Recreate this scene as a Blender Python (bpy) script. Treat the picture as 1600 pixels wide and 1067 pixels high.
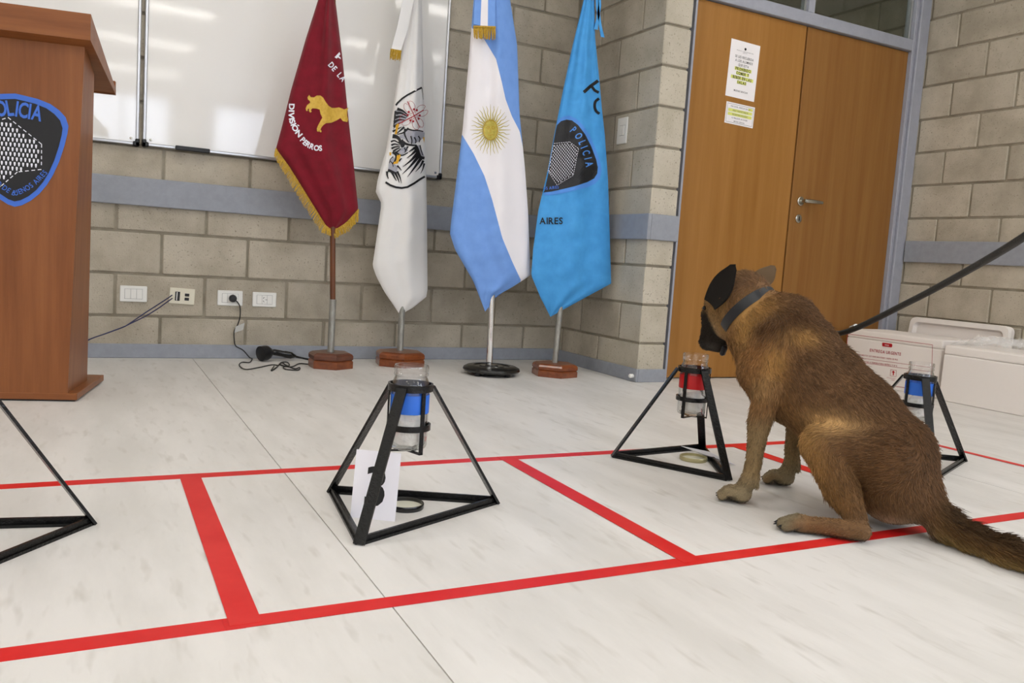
import bpy, bmesh, math, random
import numpy as np
from mathutils import Vector, Matrix, Euler
random.seed(7); RNG = np.random.default_rng(7)
for o in list(bpy.data.objects): bpy.data.objects.remove(o, do_unlink=True)
SC = bpy.context.scene; COL = SC.collection
# ------------------------------------------------------------------ camera
CAM = np.array([-0.30505, -4.3092, 0.58551]); FPX = 1290.73
CR = np.array([0.889831, -0.451498, 0.065959]); CU = np.array([-0.013927, 0.117612, 0.992962]); CF = np.array([0.456078, 0.884487, -0.098367])
cd = bpy.data.cameras.new('camera'); cam = bpy.data.objects.new('camera', cd); COL.objects.link(cam)
cd.sensor_width = 36; cd.lens = FPX / 1600 * 36; cd.clip_start = .05
cam.matrix_world = Matrix(((CR[0], CU[0], -CF[0], CAM[0]), (CR[1], CU[1], -CF[1], CAM[1]), (CR[2], CU[2], -CF[2], CAM[2]), (0, 0, 0, 1)))
SC.camera = cam
# ------------------------------------------------------------------ world, exposure
w = bpy.data.worlds.new('world'); SC.world = w; w.use_nodes = True
w.node_tree.nodes['Background'].inputs[0].default_value = (.8, .88, 1, 1); w.node_tree.nodes['Background'].inputs[1].default_value = .6
SC.view_settings.view_transform = 'Standard'; SC.view_settings.look = 'None'; SC.view_settings.gamma = 1
SC.view_settings.use_curve_mapping = False; SC.view_settings.exposure = -0.22
SC.cycles.transparent_max_bounces = 32
LIGHT_STRENGTH = 13.0      # ceiling fluorescents
WINDOW_STRENGTH = 9.0      # daylight behind the clerestory windows
# ------------------------------------------------------------------ measuring helpers: a sight line met with a plane of the room
def ray(u, v): return CF + CR * (u - 800) / FPX - CU * (v - 533.5) / FPX
def on_y(u, v, y): d = ray(u, v); return CAM + d * ((y - CAM[1]) / d[1])
def on_x(u, v, x): d = ray(u, v); return CAM + d * ((x - CAM[0]) / d[0])
def on_z(u, v, z=0.0): d = ray(u, v); return CAM + d * ((z - CAM[2]) / d[2])
def at_depth(u, v, k): return CAM + ray(u, v) * k
# ------------------------------------------------------------------ materials
def lin(c):
    if isinstance(c, str):
        c = [int(c[i:i + 2], 16) / 255 for i in (0, 2, 4)]
        c = [x / 12.92 if x <= .04045 else ((x + .055) / 1.055) ** 2.4 for x in c]
    return (c[0], c[1], c[2], 1)
MATS = {}
def mat(name, c, rough=.5, metal=0, c2=None, scale=(8, 8, 8), detail=4, lo=.35, hi=.65, bump=0, bscale=60, bdist=.002, spec=.5, coat=0, rand=0, trans=0, ior=1.45, emit=None, strength=0, sheen=0, alpha=1, coords='Object', speck=None):
    m = bpy.data.materials.new(name); m.use_nodes = True; nt = m.node_tree; N = nt.nodes; L = nt.links
    b = N['Principled BSDF']; I = b.inputs
    I['Base Color'].default_value = lin(c); I['Roughness'].default_value = rough; I['Metallic'].default_value = metal
    I['Specular IOR Level'].default_value = spec; I['Coat Weight'].default_value = coat; I['Transmission Weight'].default_value = trans; I['IOR'].default_value = ior
    I['Sheen Weight'].default_value = sheen; I['Alpha'].default_value = alpha
    if emit: I['Emission Color'].default_value = lin(emit); I['Emission Strength'].default_value = strength
    tc = N.new('ShaderNodeTexCoord'); src = tc.outputs[coords]
    out = None
    def noise(sc, det=4, rgh=.6):
        mp = N.new('ShaderNodeMapping'); L.new(src, mp.inputs[0]); mp.inputs['Scale'].default_value = sc
        n = N.new('ShaderNodeTexNoise'); L.new(mp.outputs[0], n.inputs['Vector']); n.inputs['Scale'].default_value = 1; n.inputs['Detail'].default_value = det; n.inputs['Roughness'].default_value = rgh
        if rand or True:
            oi = N.new('ShaderNodeObjectInfo'); mul = N.new('ShaderNodeVectorMath'); mul.operation = 'SCALE'; mul.inputs[0].default_value = (37, 61, 23); L.new(oi.outputs['Random'], mul.inputs['Scale']); L.new(mul.outputs[0], mp.inputs['Location'])
        return n.outputs[0]
    def ramp(f, a, bb, p0, p1):
        r = N.new('ShaderNodeValToRGB'); L.new(f, r.inputs[0]); e = r.color_ramp.elements
        e[0].position = p0; e[0].color = lin(a); e[1].position = p1; e[1].color = lin(bb); return r.outputs[0]
    if c2: out = ramp(noise(scale, detail), c, c2, lo, hi)
    if speck:
        sc, col, p0, p1 = speck
        f = ramp(noise(sc if isinstance(sc, tuple) else (sc,) * 3, 2, .5), (0, 0, 0), (1, 1, 1), p0, p1)
        mx = N.new('ShaderNodeMix'); mx.data_type = 'RGBA'; L.new(f, mx.inputs[0])
        if out: L.new(out, mx.inputs[6])
        else: mx.inputs[6].default_value = lin(c)
        mx.inputs[7].default_value = lin(col); out = mx.outputs[2]
    if rand:
        oi = N.new('ShaderNodeObjectInfo'); mr = N.new('ShaderNodeMapRange'); L.new(oi.outputs['Random'], mr.inputs[0]); mr.inputs[3].default_value = 1 - rand; mr.inputs[4].default_value = 1 + rand * .7
        hs = N.new('ShaderNodeHueSaturation'); L.new(mr.outputs[0], hs.inputs['Value'])
        if out: L.new(out, hs.inputs['Color'])
        else: hs.inputs['Color'].default_value = lin(c)
        out = hs.outputs[0]
    if out: L.new(out, I['Base Color'])
    if bump:
        bp = N.new('ShaderNodeBump'); bp.inputs['Strength'].default_value = bump; bp.inputs['Distance'].default_value = bdist
        bs = bscale if isinstance(bscale, tuple) else (bscale,) * 3
        L.new(noise(bs, 4), bp.inputs['Height']); L.new(bp.outputs[0], I['Normal'])
    MATS[name] = m; return m
mat('block', 'c3baa9', .92, c2='aca392', scale=(5, 5, 5), bump=.8, bscale=160, bdist=.004, spec=.2, rand=.11, speck=(110, '8a8172', .62, .78))
mat('block_face', 'c8c0b0', .92, c2='b6ae9c', scale=(5, 5, 5), bump=.6, bscale=160, bdist=.003, spec=.2, rand=.08, speck=(110, '8f8878', .62, .74))
mat('mortar', 'a39b8b', .95, c2='8c8474', scale=(9, 9, 9), bump=.6, bscale=120, spec=.1)
mat('rail_paint', '9a9ea7', .55, c2='93979f', scale=(30, 30, 30), bump=.15, bscale=300)
mat('floor_vinyl', 'e0ddd9', .42, c2='d3d0cb', scale=(7, 1.6, 3), detail=8, lo=.38, hi=.62, spec=.35, coords='Object', speck=((40, 9, 9), 'c9c5be', .58, .8))
mat('floor_seam', 'c0bbb2', .7)
mat('tape_red', 'cf1416', .42, c2='d82a28', scale=(9, 9, 9), spec=.4)
mat('podium_wood', '925a32', .38, c2='784421', scale=(26, 26, 1.6), detail=6, lo=.3, hi=.72, spec=.4)
mat('podium_wood_flat', '925a32', .38, c2='784421', scale=(2, 26, 26), detail=6, lo=.3, hi=.72, spec=.4)
mat('door_wood', 'a8783e', .42, c2='926329', scale=(13, 13, .6), detail=7, lo=.3, hi=.7, spec=.35)
mat('door_wood_dark', '956a38', .42, c2='85592b', scale=(22, 22, 1.0), detail=7, lo=.3, hi=.7, spec=.35)
mat('door_edge', '6a3a16', .5)
mat('frame_paint', 'a2a5b0', .4, c2='9b9ea9', scale=(20, 20, 20))
mat('whiteboard', 'eeece8', .06, spec=.6, bump=.02, bscale=6, bdist=.01)
mat('aluminium', 'c2c3c6', .35, .9)
mat('black_plastic', '17171a', .4)
mat('black_gloss', '0d0d0e', .18, coat=.4)
mat('black_steel', '060606', .17, bump=.7, bscale=130, bdist=.004, spec=.4)
mat('white_plastic', 'ecebe6', .35)
mat('ivory_plastic', 'e2dcc8', .4)
mat('grey_line', '9a9a98', .6)
mat('cotton', 'f4f2ec', .9, bump=1, bscale=60, bdist=.01)
mat('tape_blue', '2f6fd8', .5)
mat('tape_red_jar', 'c41a1e', .5)
mat('lid_white', 'd8d6c4', .4); mat('lid_gold', 'b7ae84', .35, .5)
mat('card', 'eceaf1', .6); mat('card_film', 'dcdce4', .15, trans=.5, alpha=1)
mat('ink', '101012', .6); mat('ink_grey', '55555a', .6); mat('highlight', 'dde27a', .6)
mat('paper', 'f2eff0', .7)
mat('maroon_cloth', '7d1224', .75, c2='70101f', scale=(20, 20, 20), bump=.25, bscale=700, sheen=.2, spec=.2)
mat('white_cloth', 'efedea', .8, bump=.2, bscale=700, spec=.2)
mat('arg_blue', '7ba6ea', .7, c2='749fe4', scale=(20, 20, 20), bump=.2, bscale=700, spec=.25)
mat('arg_white', 'f1eef2', .75, bump=.2, bscale=700, spec=.2)
mat('sky_cloth', '4da3e6', .6, c2='4599dd', scale=(20, 20, 20), bump=.2, bscale=700, spec=.3)
mat('gold_thread', 'cda52e', .5, c2='a8841f', scale=(160, 160, 160), spec=.5)
mat('gold_print', 'd9b34a', .6, c2='c9a03a', scale=(60, 60, 60)); mat('sun_gold', 'c9ba58', .5, c2='b3a342', scale=(90, 90, 90))
mat('print_white', 'e9e9f2', .6); mat('print_black', '111014', .6); mat('print_red', 'a51424', .6); mat('print_grey', 'a9a9b2', .6); mat('print_yellow', 'e0a81e', .6)
mat('emblem_black', '17171b', .5); mat('emblem_blue', '3f6fd0', .5); mat('emblem_blue_soft', '4f8fe2', .6)
mat('pole_wood', '6b3d1c', .35, c2='54290f', scale=(60, 60, 4), coat=.2)
mat('pole_metal', 'a9a8a2', .45, .6, c2='8e8d86', scale=(60, 60, 20)); mat('chrome', 'e6e6e6', .06, 1)
mat('base_wood', '8a4a24', .3, c2='6c3316', scale=(12, 40, 40), coat=.4); mat('base_wood_dark', '6d3f2c', .35, c2='573022', scale=(12, 40, 40), coat=.3)
mat('cast_iron', '141414', .25, bump=.2, bscale=80, coat=.3)
mat('eps_foam', 'f1ebe6', .75, bump=.35, bscale=260, bdist=.002, spec=.3); mat('print_red_box', 'b03a48', .6); mat('logo_red', 'b81524', .6)
mat('film', 'f4f4f4', .12, alpha=.22, bump=.3, bscale=40)
mat('collar_leather', '1b1d21', .42); mat('leash_web', '2b2b28', .6, bump=.6, bscale=300)
mat('steel', 'b9b7ae', .25, 1)
mat('cable_navy', '1d2250', .5); mat('cable_black', '111111', .45); mat('tag_clear', 'd9d9d4', .25, trans=.3)
mat('ceiling_tile', 'e6e4de', .9); mat('plaster', 'e4e0d8', .9); mat('diffuser', 'ffffff', .5, emit='fffbf4', strength=LIGHT_STRENGTH)
mat('lobby_fill_glow', 'ffffff', .5, emit='fffbf4', strength=260)  # glow of the added lobby lamp
mat('day_pane', 'ffffff', .3, emit='dfeaff', strength=WINDOW_STRENGTH)
mat('eye', '0a0705', .08)
def clear_glass(name, tint, edge):  # edge tint greys grazing angles in place of refraction
    m = bpy.data.materials.new(name); m.use_nodes = True; nt = m.node_tree; N = nt.nodes; L = nt.links; N.clear()
    out = N.new('ShaderNodeOutputMaterial'); tr = N.new('ShaderNodeBsdfTransparent'); gl = N.new('ShaderNodeBsdfGlossy'); gl.inputs['Roughness'].default_value = .04
    lw = N.new('ShaderNodeLayerWeight'); lw.inputs['Blend'].default_value = .5; rp = N.new('ShaderNodeValToRGB'); e = rp.color_ramp.elements; e[0].color = lin(tint); e[1].color = lin(edge); e[0].position = .55; e[1].position = 1
    L.new(lw.outputs['Facing'], rp.inputs[0]); L.new(rp.outputs[0], tr.inputs[0]); mx = N.new('ShaderNodeMixShader'); pw = N.new('ShaderNodeMath'); pw.operation = 'POWER'; L.new(lw.outputs['Facing'], pw.inputs[0]); pw.inputs[1].default_value = 2.5; ml = N.new('ShaderNodeMath'); ml.operation = 'MULTIPLY_ADD'; L.new(pw.outputs[0], ml.inputs[0]); ml.inputs[1].default_value = .75; ml.inputs[2].default_value = .05; L.new(ml.outputs[0], mx.inputs[0]); L.new(tr.outputs[0], mx.inputs[1]); L.new(gl.outputs[0], mx.inputs[2]); L.new(mx.outputs[0], out.inputs[0]); MATS[name] = m
clear_glass('glass', 'ffffff', 'c3ccc8'); clear_glass('pane_glass', 'e6ece9', 'd0d8d4')
def fur_mat(name, rough):
    m = bpy.data.materials.new(name); m.use_nodes = True; nt = m.node_tree; b = nt.nodes['Principled BSDF']
    a = nt.nodes.new('ShaderNodeAttribute'); a.attribute_name = 'fur_colour'; nt.links.new(a.outputs['Color'], b.inputs['Base Color'])
    b.inputs['Roughness'].default_value = rough; b.inputs['Specular IOR Level'].default_value = .25; MATS[name] = m
fur_mat('fur_skin', .8); fur_mat('fur_hair', .55)
# ------------------------------------------------------------------ object helpers
def tag(o, label=None, cat=None, group=None, kind=None):
    if label: o['label'] = label
    if cat: o['category'] = cat
    if group: o['group'] = group
    if kind: o['kind'] = kind
    return o
def empty(name, loc=(0, 0, 0), rz=0, label=None, cat=None, group=None, kind=None):
    o = bpy.data.objects.new(name, None); COL.objects.link(o); o.location = loc; o.rotation_euler = (0, 0, rz); o.empty_display_size = .05
    return tag(o, label, cat, group, kind)
def link_mesh(name, me, material, parent=None):
    o = bpy.data.objects.new(name, me); COL.objects.link(o)
    if material and not me.materials: me.materials.append(MATS[material])
    if parent: o.parent = parent
    return o
class MB:
    """collects geometry of ONE object"""
    def __init__(s): s.v = []; s.f = []
    def add(s, vs, fs):
        n = len(s.v); s.v += [tuple(map(float, p)) for p in vs]; s.f += [tuple(i + n for i in f) for f in fs]; return s
    def box(s, c, d, M=None, bevel=0, seg=1):
        bm = bmesh.new(); bmesh.ops.create_cube(bm, size=1)
        for v in bm.verts: v.co = Vector((v.co.x * d[0], v.co.y * d[1], v.co.z * d[2]))
        if bevel: bmesh.ops.bevel(bm, geom=bm.edges[:], offset=bevel, segments=seg, affect='EDGES', profile=.5)
        s._bm(bm, M, c); return s
    def _bm(s, bm, M=None, c=(0, 0, 0)):
        bm.verts.index_update(); vs = []
        for v in bm.verts:
            p = v.co.copy()
            if M is not None: p = M @ p
            vs.append(p + Vector(c))
        s.add(vs, [[v.index for v in f.verts] for f in bm.faces]); bm.free()
    def box2(s, a, b, bevel=0, seg=1):
        a = np.array(a, float); b = np.array(b, float); return s.box((a + b) / 2, np.abs(b - a), None, bevel, seg)
    def prism(s, poly, h, M=None):
        """poly: 2-D ring in the local XY plane, extruded by h along Z, placed by matrix M"""
        n = len(poly); vs = [Vector((x, y, 0)) for x, y in poly] + [Vector((x, y, h)) for x, y in poly]
        if M is not None: vs = [M @ p for p in vs]
        return s.add(vs, [list(range(n))[::-1], list(range(n, 2 * n))] + [[i, (i + 1) % n, n + (i + 1) % n, n + i] for i in range(n)])
    def lathe(s, prof, n=24, M=None, closed=False):
        vs = []; fs = []; k = len(prof)
        for i in range(n):
            a = 2 * math.pi * i / n
            for r, z in prof: vs.append(Vector((r * math.cos(a), r * math.sin(a), z)))
        for i in range(n):
            j = (i + 1) % n
            for q in range(k if closed else k - 1):
                q2 = (q + 1) % k; fs.append([i * k + q, j * k + q, j * k + q2, i * k + q2])
        if not closed:
            if prof[0][0] > 1e-6: fs.append([i * k for i in range(n)][::-1])
            if prof[-1][0] > 1e-6: fs.append([i * k + k - 1 for i in range(n)])
        if M is not None: vs = [M @ p for p in vs]
        return s.add(vs, fs)
    def tube(s, pts, r, n=8, flat=1.0, up=(0, 0, 1), caps=True):
        pts = [Vector(p) for p in pts]; k = len(pts); rs = r if hasattr(r, '__len__') else [r] * k; vs = []; fs = []
        prev = None
        for i, p in enumerate(pts):
            t = (pts[min(i + 1, k - 1)] - pts[max(i - 1, 0)]).normalized()
            u = Vector(up) if prev is None else prev
            u = u - t * u.dot(t)
            if u.length < 1e-4: u = t.orthogonal()
            u.normalize(); prev = u; q = t.cross(u)
            for j in range(n):
                a = 2 * math.pi * (j + .5) / n; vs.append(p + (u * math.cos(a) * flat + q * math.sin(a)) * rs[i])
        for i in range(k - 1):
            for j in range(n): fs.append([i * n + j, i * n + (j + 1) % n, (i + 1) * n + (j + 1) % n, (i + 1) * n + j])
        if caps: fs += [list(range(n))[::-1], [(k - 1) * n + j for j in range(n)]]
        return s.add(vs, fs)
    def bar(s, a, b, wd, th, up=(0, 0, 1)):
        """flat bar from a to b: wide side wd across 'side', thickness th along 'up'"""
        a = Vector(a); b = Vector(b); t = (b - a).normalized(); u = Vector(up); u = (u - t * u.dot(t)).normalized(); q = t.cross(u)
        vs = [p + q * (sx * wd / 2) + u * (sy * th / 2) for p in (a, b) for sx, sy in ((-1, -1), (1, -1), (1, 1), (-1, 1))]
        return s.add(vs, [[3, 2, 1, 0], [4, 5, 6, 7], [0, 1, 5, 4], [1, 2, 6, 5], [2, 3, 7, 6], [3, 0, 4, 7]])
    def mesh(s, name, smooth=False):
        me = bpy.data.meshes.new(name); me.from_pydata(s.v, [], s.f); me.validate(); me.update()
        bm = bmesh.new(); bm.from_mesh(me); bmesh.ops.recalc_face_normals(bm, faces=bm.faces[:]); bm.to_mesh(me); bm.free()
        if smooth:
            me.polygons.foreach_set('use_smooth', [True] * len(me.polygons))
            if smooth != 2:
                try: me.set_sharp_from_angle(angle=math.radians(35))
                except Exception: pass
        return me
    def build(s, name, material, parent=None, smooth=False, world=False):
        if world and parent is not None:
            inv = parent_matrix(parent).inverted(); s.v = [tuple(inv @ Vector(p)) for p in s.v]
        return link_mesh(name, s.mesh(name, smooth), material, parent)
def parent_matrix(o):
    m = Matrix.LocRotScale(o.location, o.rotation_euler, o.scale)
    return parent_matrix(o.parent) @ m if o.parent else m
def origin_fix(o):
    """move a top-level mesh's origin to the base centre of its own bounds"""
    me = o.data; co = np.array([v.co for v in me.vertices]); c = (co.min(0) + co.max(0)) / 2; c[2] = co[:, 2].min()
    me.transform(Matrix.Translation(-Vector(c))); o.location = Vector(c); return o
def copy_tree(o, parent=None):
    c = o.copy(); COL.objects.link(c); c.parent = parent
    for ch in o.children: copy_tree(ch, c)
    return c
def struct(o): o['kind'] = 'structure'; return o
# ------------------------------------------------------------------ lettering: glyph outlines of the built-in font, cached once
GLYPH = {}
def glyph(ch, bold=0):
    key = (ch, bold)
    if key in GLYPH: return GLYPH[key]
    cu = bpy.data.curves.new('glyph', 'FONT'); cu.body = ch; cu.size = 1; cu.resolution_u = 3; cu.offset = bold
    o = bpy.data.objects.new('glyph', cu); COL.objects.link(o)
    dg = bpy.context.evaluated_depsgraph_get(); ev = o.evaluated_get(dg); me = ev.to_mesh()
    vs = np.array([v.co[:2] for v in me.vertices]) if len(me.vertices) else np.zeros((0, 2)); fs = [list(p.vertices) for p in me.polygons]
    ev.to_mesh_clear(); bpy.data.objects.remove(o); bpy.data.curves.remove(cu)
    if len(vs): x0 = vs[:, 0].min(); adv = vs[:, 0].max() - x0; vs = vs - [x0, 0]
    else: adv = .25
    GLYPH[key] = (vs, fs, adv); return GLYPH[key]
CAPH = .70   # cap height of the font at size 1
class Flat:
    """2-D artwork: lists of points and faces, mapped later onto a surface"""
    def __init__(s): s.v = []; s.f = []
    def poly(s, pts): n = len(s.v); s.v += [tuple(p) for p in pts]; s.f.append(list(range(n, n + len(pts)))); return s
    def stroke(s, pts, wd, w2=None):
        pts = [np.array(p, float) for p in pts]; k = len(pts); a = []; b = []
        for i, p in enumerate(pts):
            t = pts[min(i + 1, k - 1)] - pts[max(i - 1, 0)]; t = t / (np.hypot(*t) + 1e-9); nrm = np.array([-t[1], t[0]])
            ww = wd if w2 is None else wd + (w2 - wd) * i / (k - 1)
            a.append(p + nrm * ww / 2); b.append(p - nrm * ww / 2)
        n = len(s.v); s.v += [tuple(p) for p in a + b]
        for i in range(k - 1): s.f.append([n + i, n + i + 1, n + k + i + 1, n + k + i])
        return s
    def disc(s, c, rx, ry=None, n=20, ang=0):
        ry = ry or rx; return s.poly([(c[0] + rx * math.cos(t) * math.cos(ang) - ry * math.sin(t) * math.sin(ang), c[1] + rx * math.cos(t) * math.sin(ang) + ry * math.sin(t) * math.cos(ang)) for t in np.linspace(0, 2 * math.pi, n, endpoint=False)])
    def ring(s, c, rx, wd, n=20, a0=0, a1=2 * math.pi, ry=None):
        ry = ry or rx; return s.stroke([(c[0] + rx * math.cos(t), c[1] + ry * math.sin(t)) for t in np.linspace(a0, a1, n)], wd)
    def glyph(s, ch, x, y, ang, size, ydown=True, bold=0, sx=1.0, shear=0):
        vs, fs, adv = glyph(ch, bold); k = size / CAPH; n = len(s.v); ca, sa = math.cos(ang), math.sin(ang); sg = -1 if ydown else 1
        for px, py in vs:
            gx = px * k * sx + shear * py * k; gy = py * k
            s.v.append((x + gx * ca - gy * sa * 1.0, y + (gx * sa + gy * ca) * sg))
        s.f += [[i + n for i in f] for f in fs]; return adv * k * sx
    def text(s, t, x, y, ang, size, ydown=True, bold=0, sx=1.0, gap=.14, align='l'):
        k = size / CAPH * sx; sg = -1 if ydown else 1
        W = sum((glyph(c, bold)[2] if c != ' ' else .22) * k + gap * k for c in t) - gap * k
        p = 0 if align == 'l' else (-W / 2 if align == 'c' else -W)
        for c in t:
            if c != ' ': s.glyph(c, x + p * math.cos(ang), y + p * math.sin(ang) * sg, ang, size, ydown, bold, sx)
            p += ((glyph(c, bold)[2] if c != ' ' else .22) + gap) * k
        return s
    def arc_text(s, t, path, size, ydown=True, bold=0, sx=1.0):
        """letters spread evenly along a polyline path (baseline)"""
        path = [np.array(p, float) for p in path]; seg = [np.hypot(*(path[i + 1] - path[i])) for i in range(len(path) - 1)]; T = sum(seg); k = size / CAPH * sx
        ws = [(glyph(c, bold)[2] if c != ' ' else .22) * k for c in t]; 
        lim = T * (1 - .07); fit = min(1, lim / sum(ws)); sx *= fit; ws = [q_ * fit for q_ in ws]; g = (T - sum(ws)) / max(1, len(t) - 1); p = 0
        for c, wd in zip(t, ws):
            m = p + wd / 2; i = 0; q = m
            while i < len(seg) - 1 and q > seg[i]: q -= seg[i]; i += 1
            d = (path[i + 1] - path[i]) / seg[i]; pos = path[i] + d * q - d * wd / 2; ang = math.atan2(-d[1] if ydown else d[1], d[0])
            if c != ' ': s.glyph(c, pos[0], pos[1], ang, size, ydown, bold, sx)
            p += wd + g
        return s
    def build(s, name, material, parent, fn, maxlen=None, both=False):
        """fn maps a 2-D point to a 3-D world point"""
        bm = bmesh.new(); vs = [bm.verts.new((x, y, 0)) for x, y in s.v]
        for f in s.f:
            try: bm.faces.new([vs[i] for i in f])
            except ValueError: pass
        bm.normal_update(); bmesh.ops.triangulate(bm, faces=bm.faces[:])
        if maxlen:
            for _ in range(5):
                es = [e for e in bm.edges if e.calc_length() > maxlen]
                if not es: break
                bmesh.ops.subdivide_edges(bm, edges=es, cuts=1); bmesh.ops.triangulate(bm, faces=bm.faces[:])
        for v in bm.verts: v.co = Vector(fn(v.co.x, v.co.y))
        bmesh.ops.recalc_face_normals(bm, faces=bm.faces[:])
        inv = parent_matrix(parent).inverted()
        for v in bm.verts: v.co = inv @ v.co
        me = bpy.data.meshes.new(name); bm.to_mesh(me); bm.free()
        return link_mesh(name, me, material, parent)
# ================================================================== THE ROOM
XC, D, XR, XL, YB, ZC = 2.2163, .8471, 4.2251, -3.9, -10.0, 2.95   # inner corner, return depth, right wall, left wall, rear wall, ceiling
DOORY = -.75
# floor: vinyl sheets on a base
floor = struct(MB().box2((XL, YB, -.06), (XR, .02, -.004)).build('floor', 'floor_seam'))
for i in range(-2, 3):
    x0, x1 = .15 + 2 * i, 2.15 + 2 * i; x0 = max(x0, XL); x1 = min(x1, XR)
    if x1 > x0: MB().box2((x0 + .0012, YB, -.004), (x1 - .0012, 0, 0)).build('vinyl_sheet', 'floor_vinyl', floor)
struct(MB().box2((XL, YB, ZC), (XR + .2, .3, ZC + .08)).build('ceiling', 'ceiling_tile'))
# --- block walls
BRICKS = {}
def brick_mesh(wd, h, t, material):
    key = (round(wd, 3), round(h, 3), round(t, 3), material)
    if key not in BRICKS:
        me = MB().box((0, 0, 0), (wd, t, h), bevel=.0045).mesh('brick'); me.materials.append(MATS[material]); BRICKS[key] = me
    return BRICKS[key]
def brick(parent, c, wd, h, t, rz=0, material='block'):
    o = link_mesh('brick', brick_mesh(wd, h, t, material), None, parent)
    j = random.uniform(-.0012, .0012)
    o.location = Vector(c) + Vector((-math.sin(rz) * j, math.cos(rz) * j, 0)); o.rotation_euler = (random.uniform(-.003, .003), 0, rz); return o
JT = .012
def rng_joints(lo, hi, step, par):
    """cut positions lo..hi with full blocks (2 half steps) whose joints have parity par (0/1)"""
    k = math.ceil((lo + 1e-6) / step); ks = [q for q in range(k, math.floor((hi - 1e-6) / step) + 1) if q % 2 == par]
    cuts = [lo] + [q * step for q in ks if q * step - lo > .03 and hi - q * step > .03] + [hi]; return cuts
wall_back = struct(MB().box2((XL, .008, 0), (XC + .02, .2, ZC)).build('wall_back', 'mortar'))
for n in range(15):
    z0 = n * .2; h = min(.2, ZC - z0) - JT
    cuts = rng_joints(-1.9, XC, .199, n % 2)
    for a, b in zip(cuts[:-1], cuts[1:]): brick(wall_back, ((a + b) / 2, .015, z0 + JT / 2 + h / 2), b - a - JT, h, .03)
# return wall and the solid corner blocks
wall_return = struct(MB().box2((XC + .008, -D + .01, 0), (XC + .16, .2, ZC)).build('wall_return', 'mortar'))
for n in range(15):
    z0 = n * .2; h = min(.2, ZC - z0) - JT; cuts = rng_joints(0, D - .031, .1953, n % 2)
    for i, (a, b) in enumerate(zip(cuts[:-1], cuts[1:])):
        y = -D + (a + b) / 2
        if i == 0: brick(wall_return, (XC + .083, -D + (b - JT / 2) / 2, z0 + JT / 2 + h / 2), .166, h, b - JT / 2, 0, 'block_face')
        else: brick(wall_return, (XC + .015, y, z0 + JT / 2 + h / 2), b - a - JT, h, .03, math.pi / 2)
# right wall runs on beyond the door into the lobby
RW = [(-7.3, -5.5), (-9.5, -7.7)]; RZ = (1.0, 2.45)  # unseen windows added to bring in daylight from the right rear
wr_ = MB().box2((XR + .008, -5.5, 0), (XR + .2, .2, ZC)).box2((XR + .008, YB, 0), (XR + .2, -5.5, RZ[0])).box2((XR + .008, YB, RZ[1]), (XR + .2, -5.5, ZC)).box2((XR + .008, -7.7, RZ[0]), (XR + .2, -7.3, RZ[1])).box2((XR + .008, YB, RZ[0]), (XR + .2, -9.5, RZ[1]))
wall_right = struct(wr_.build('wall_right', 'mortar'))
for i, (a, b) in enumerate(RW):
    wn = struct(empty('window_%d' % (i + 4), (XR, (a + b) / 2, RZ[0]))); f = MB()
    for p, q in (((a, RZ[0]), (b, RZ[0] + .05)), ((a, RZ[1] - .05), (b, RZ[1])), ((a, RZ[0]), (a + .05, RZ[1])), ((b - .05, RZ[0]), (b, RZ[1])), (((a + b) / 2 - .02, RZ[0]), ((a + b) / 2 + .02, RZ[1]))): f.box2((XR + .02, p[0], p[1]), (XR + .09, q[0], q[1]))
    f.build('window_frame', 'frame_paint', wn, world=True); MB().box2((XR + .1, a, RZ[0]), (XR + .11, b, RZ[1])).build('pane', 'day_pane', wn, world=True)
for n in range(15):
    z0 = n * .2; h = min(.2, ZC - z0) - JT
    cuts = rng_joints(-.98, 4.2, .1953, (n + 1) % 2)
    for a, b in zip(cuts[:-1], cuts[1:]): brick(wall_right, (XR + .015, -.7895 - (a + b) / 2, z0 + JT / 2 + h / 2), b - a - JT, h, .03, math.pi / 2, 'block')
# plain walls behind the camera
struct(MB().box2((XL - .1, YB, 0), (XL, .2, ZC)).build('wall_left', 'plaster'))
wall_rear = MB()
WX = [(-2.6, -1.2), (-.6, .8), (1.4, 2.8)]; WZ = (1.95, 2.75)
wall_rear.box2((XL, YB - .1, 0), (XR, YB, WZ[0])).box2((XL, YB - .1, WZ[1]), (XR, YB, ZC))
xs = [XL] + [x for p in WX for x in p] + [XR]
for a, b in zip(xs[::2], xs[1::2]): wall_rear.box2((a, YB - .1, WZ[0]), (b, YB, WZ[1]))
struct(wall_rear.build('wall_rear', 'plaster'))
for i, (a, b) in enumerate(WX):
    wn = struct(empty('window_%d' % (i + 1), ((a + b) / 2, YB, WZ[0])))
    f = MB()
    for p, q in (((a, WZ[0]), (b, WZ[0] + .05)), ((a, WZ[1] - .05), (b, WZ[1])), ((a, WZ[0]), (a + .05, WZ[1])), ((b - .05, WZ[0]), (b, WZ[1])), (((a + b) / 2 - .02, WZ[0]), ((a + b) / 2 + .02, WZ[1]))):
        f.box2((p[0], YB - .06, p[1]), (q[0], YB - .0, q[1]))
    f.build('window_frame', 'frame_paint', wn, world=True)
    MB().box2((a, YB - .085, WZ[0]), (b, YB - .075, WZ[1])).build('pane', 'day_pane', wn, world=True)
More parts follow.
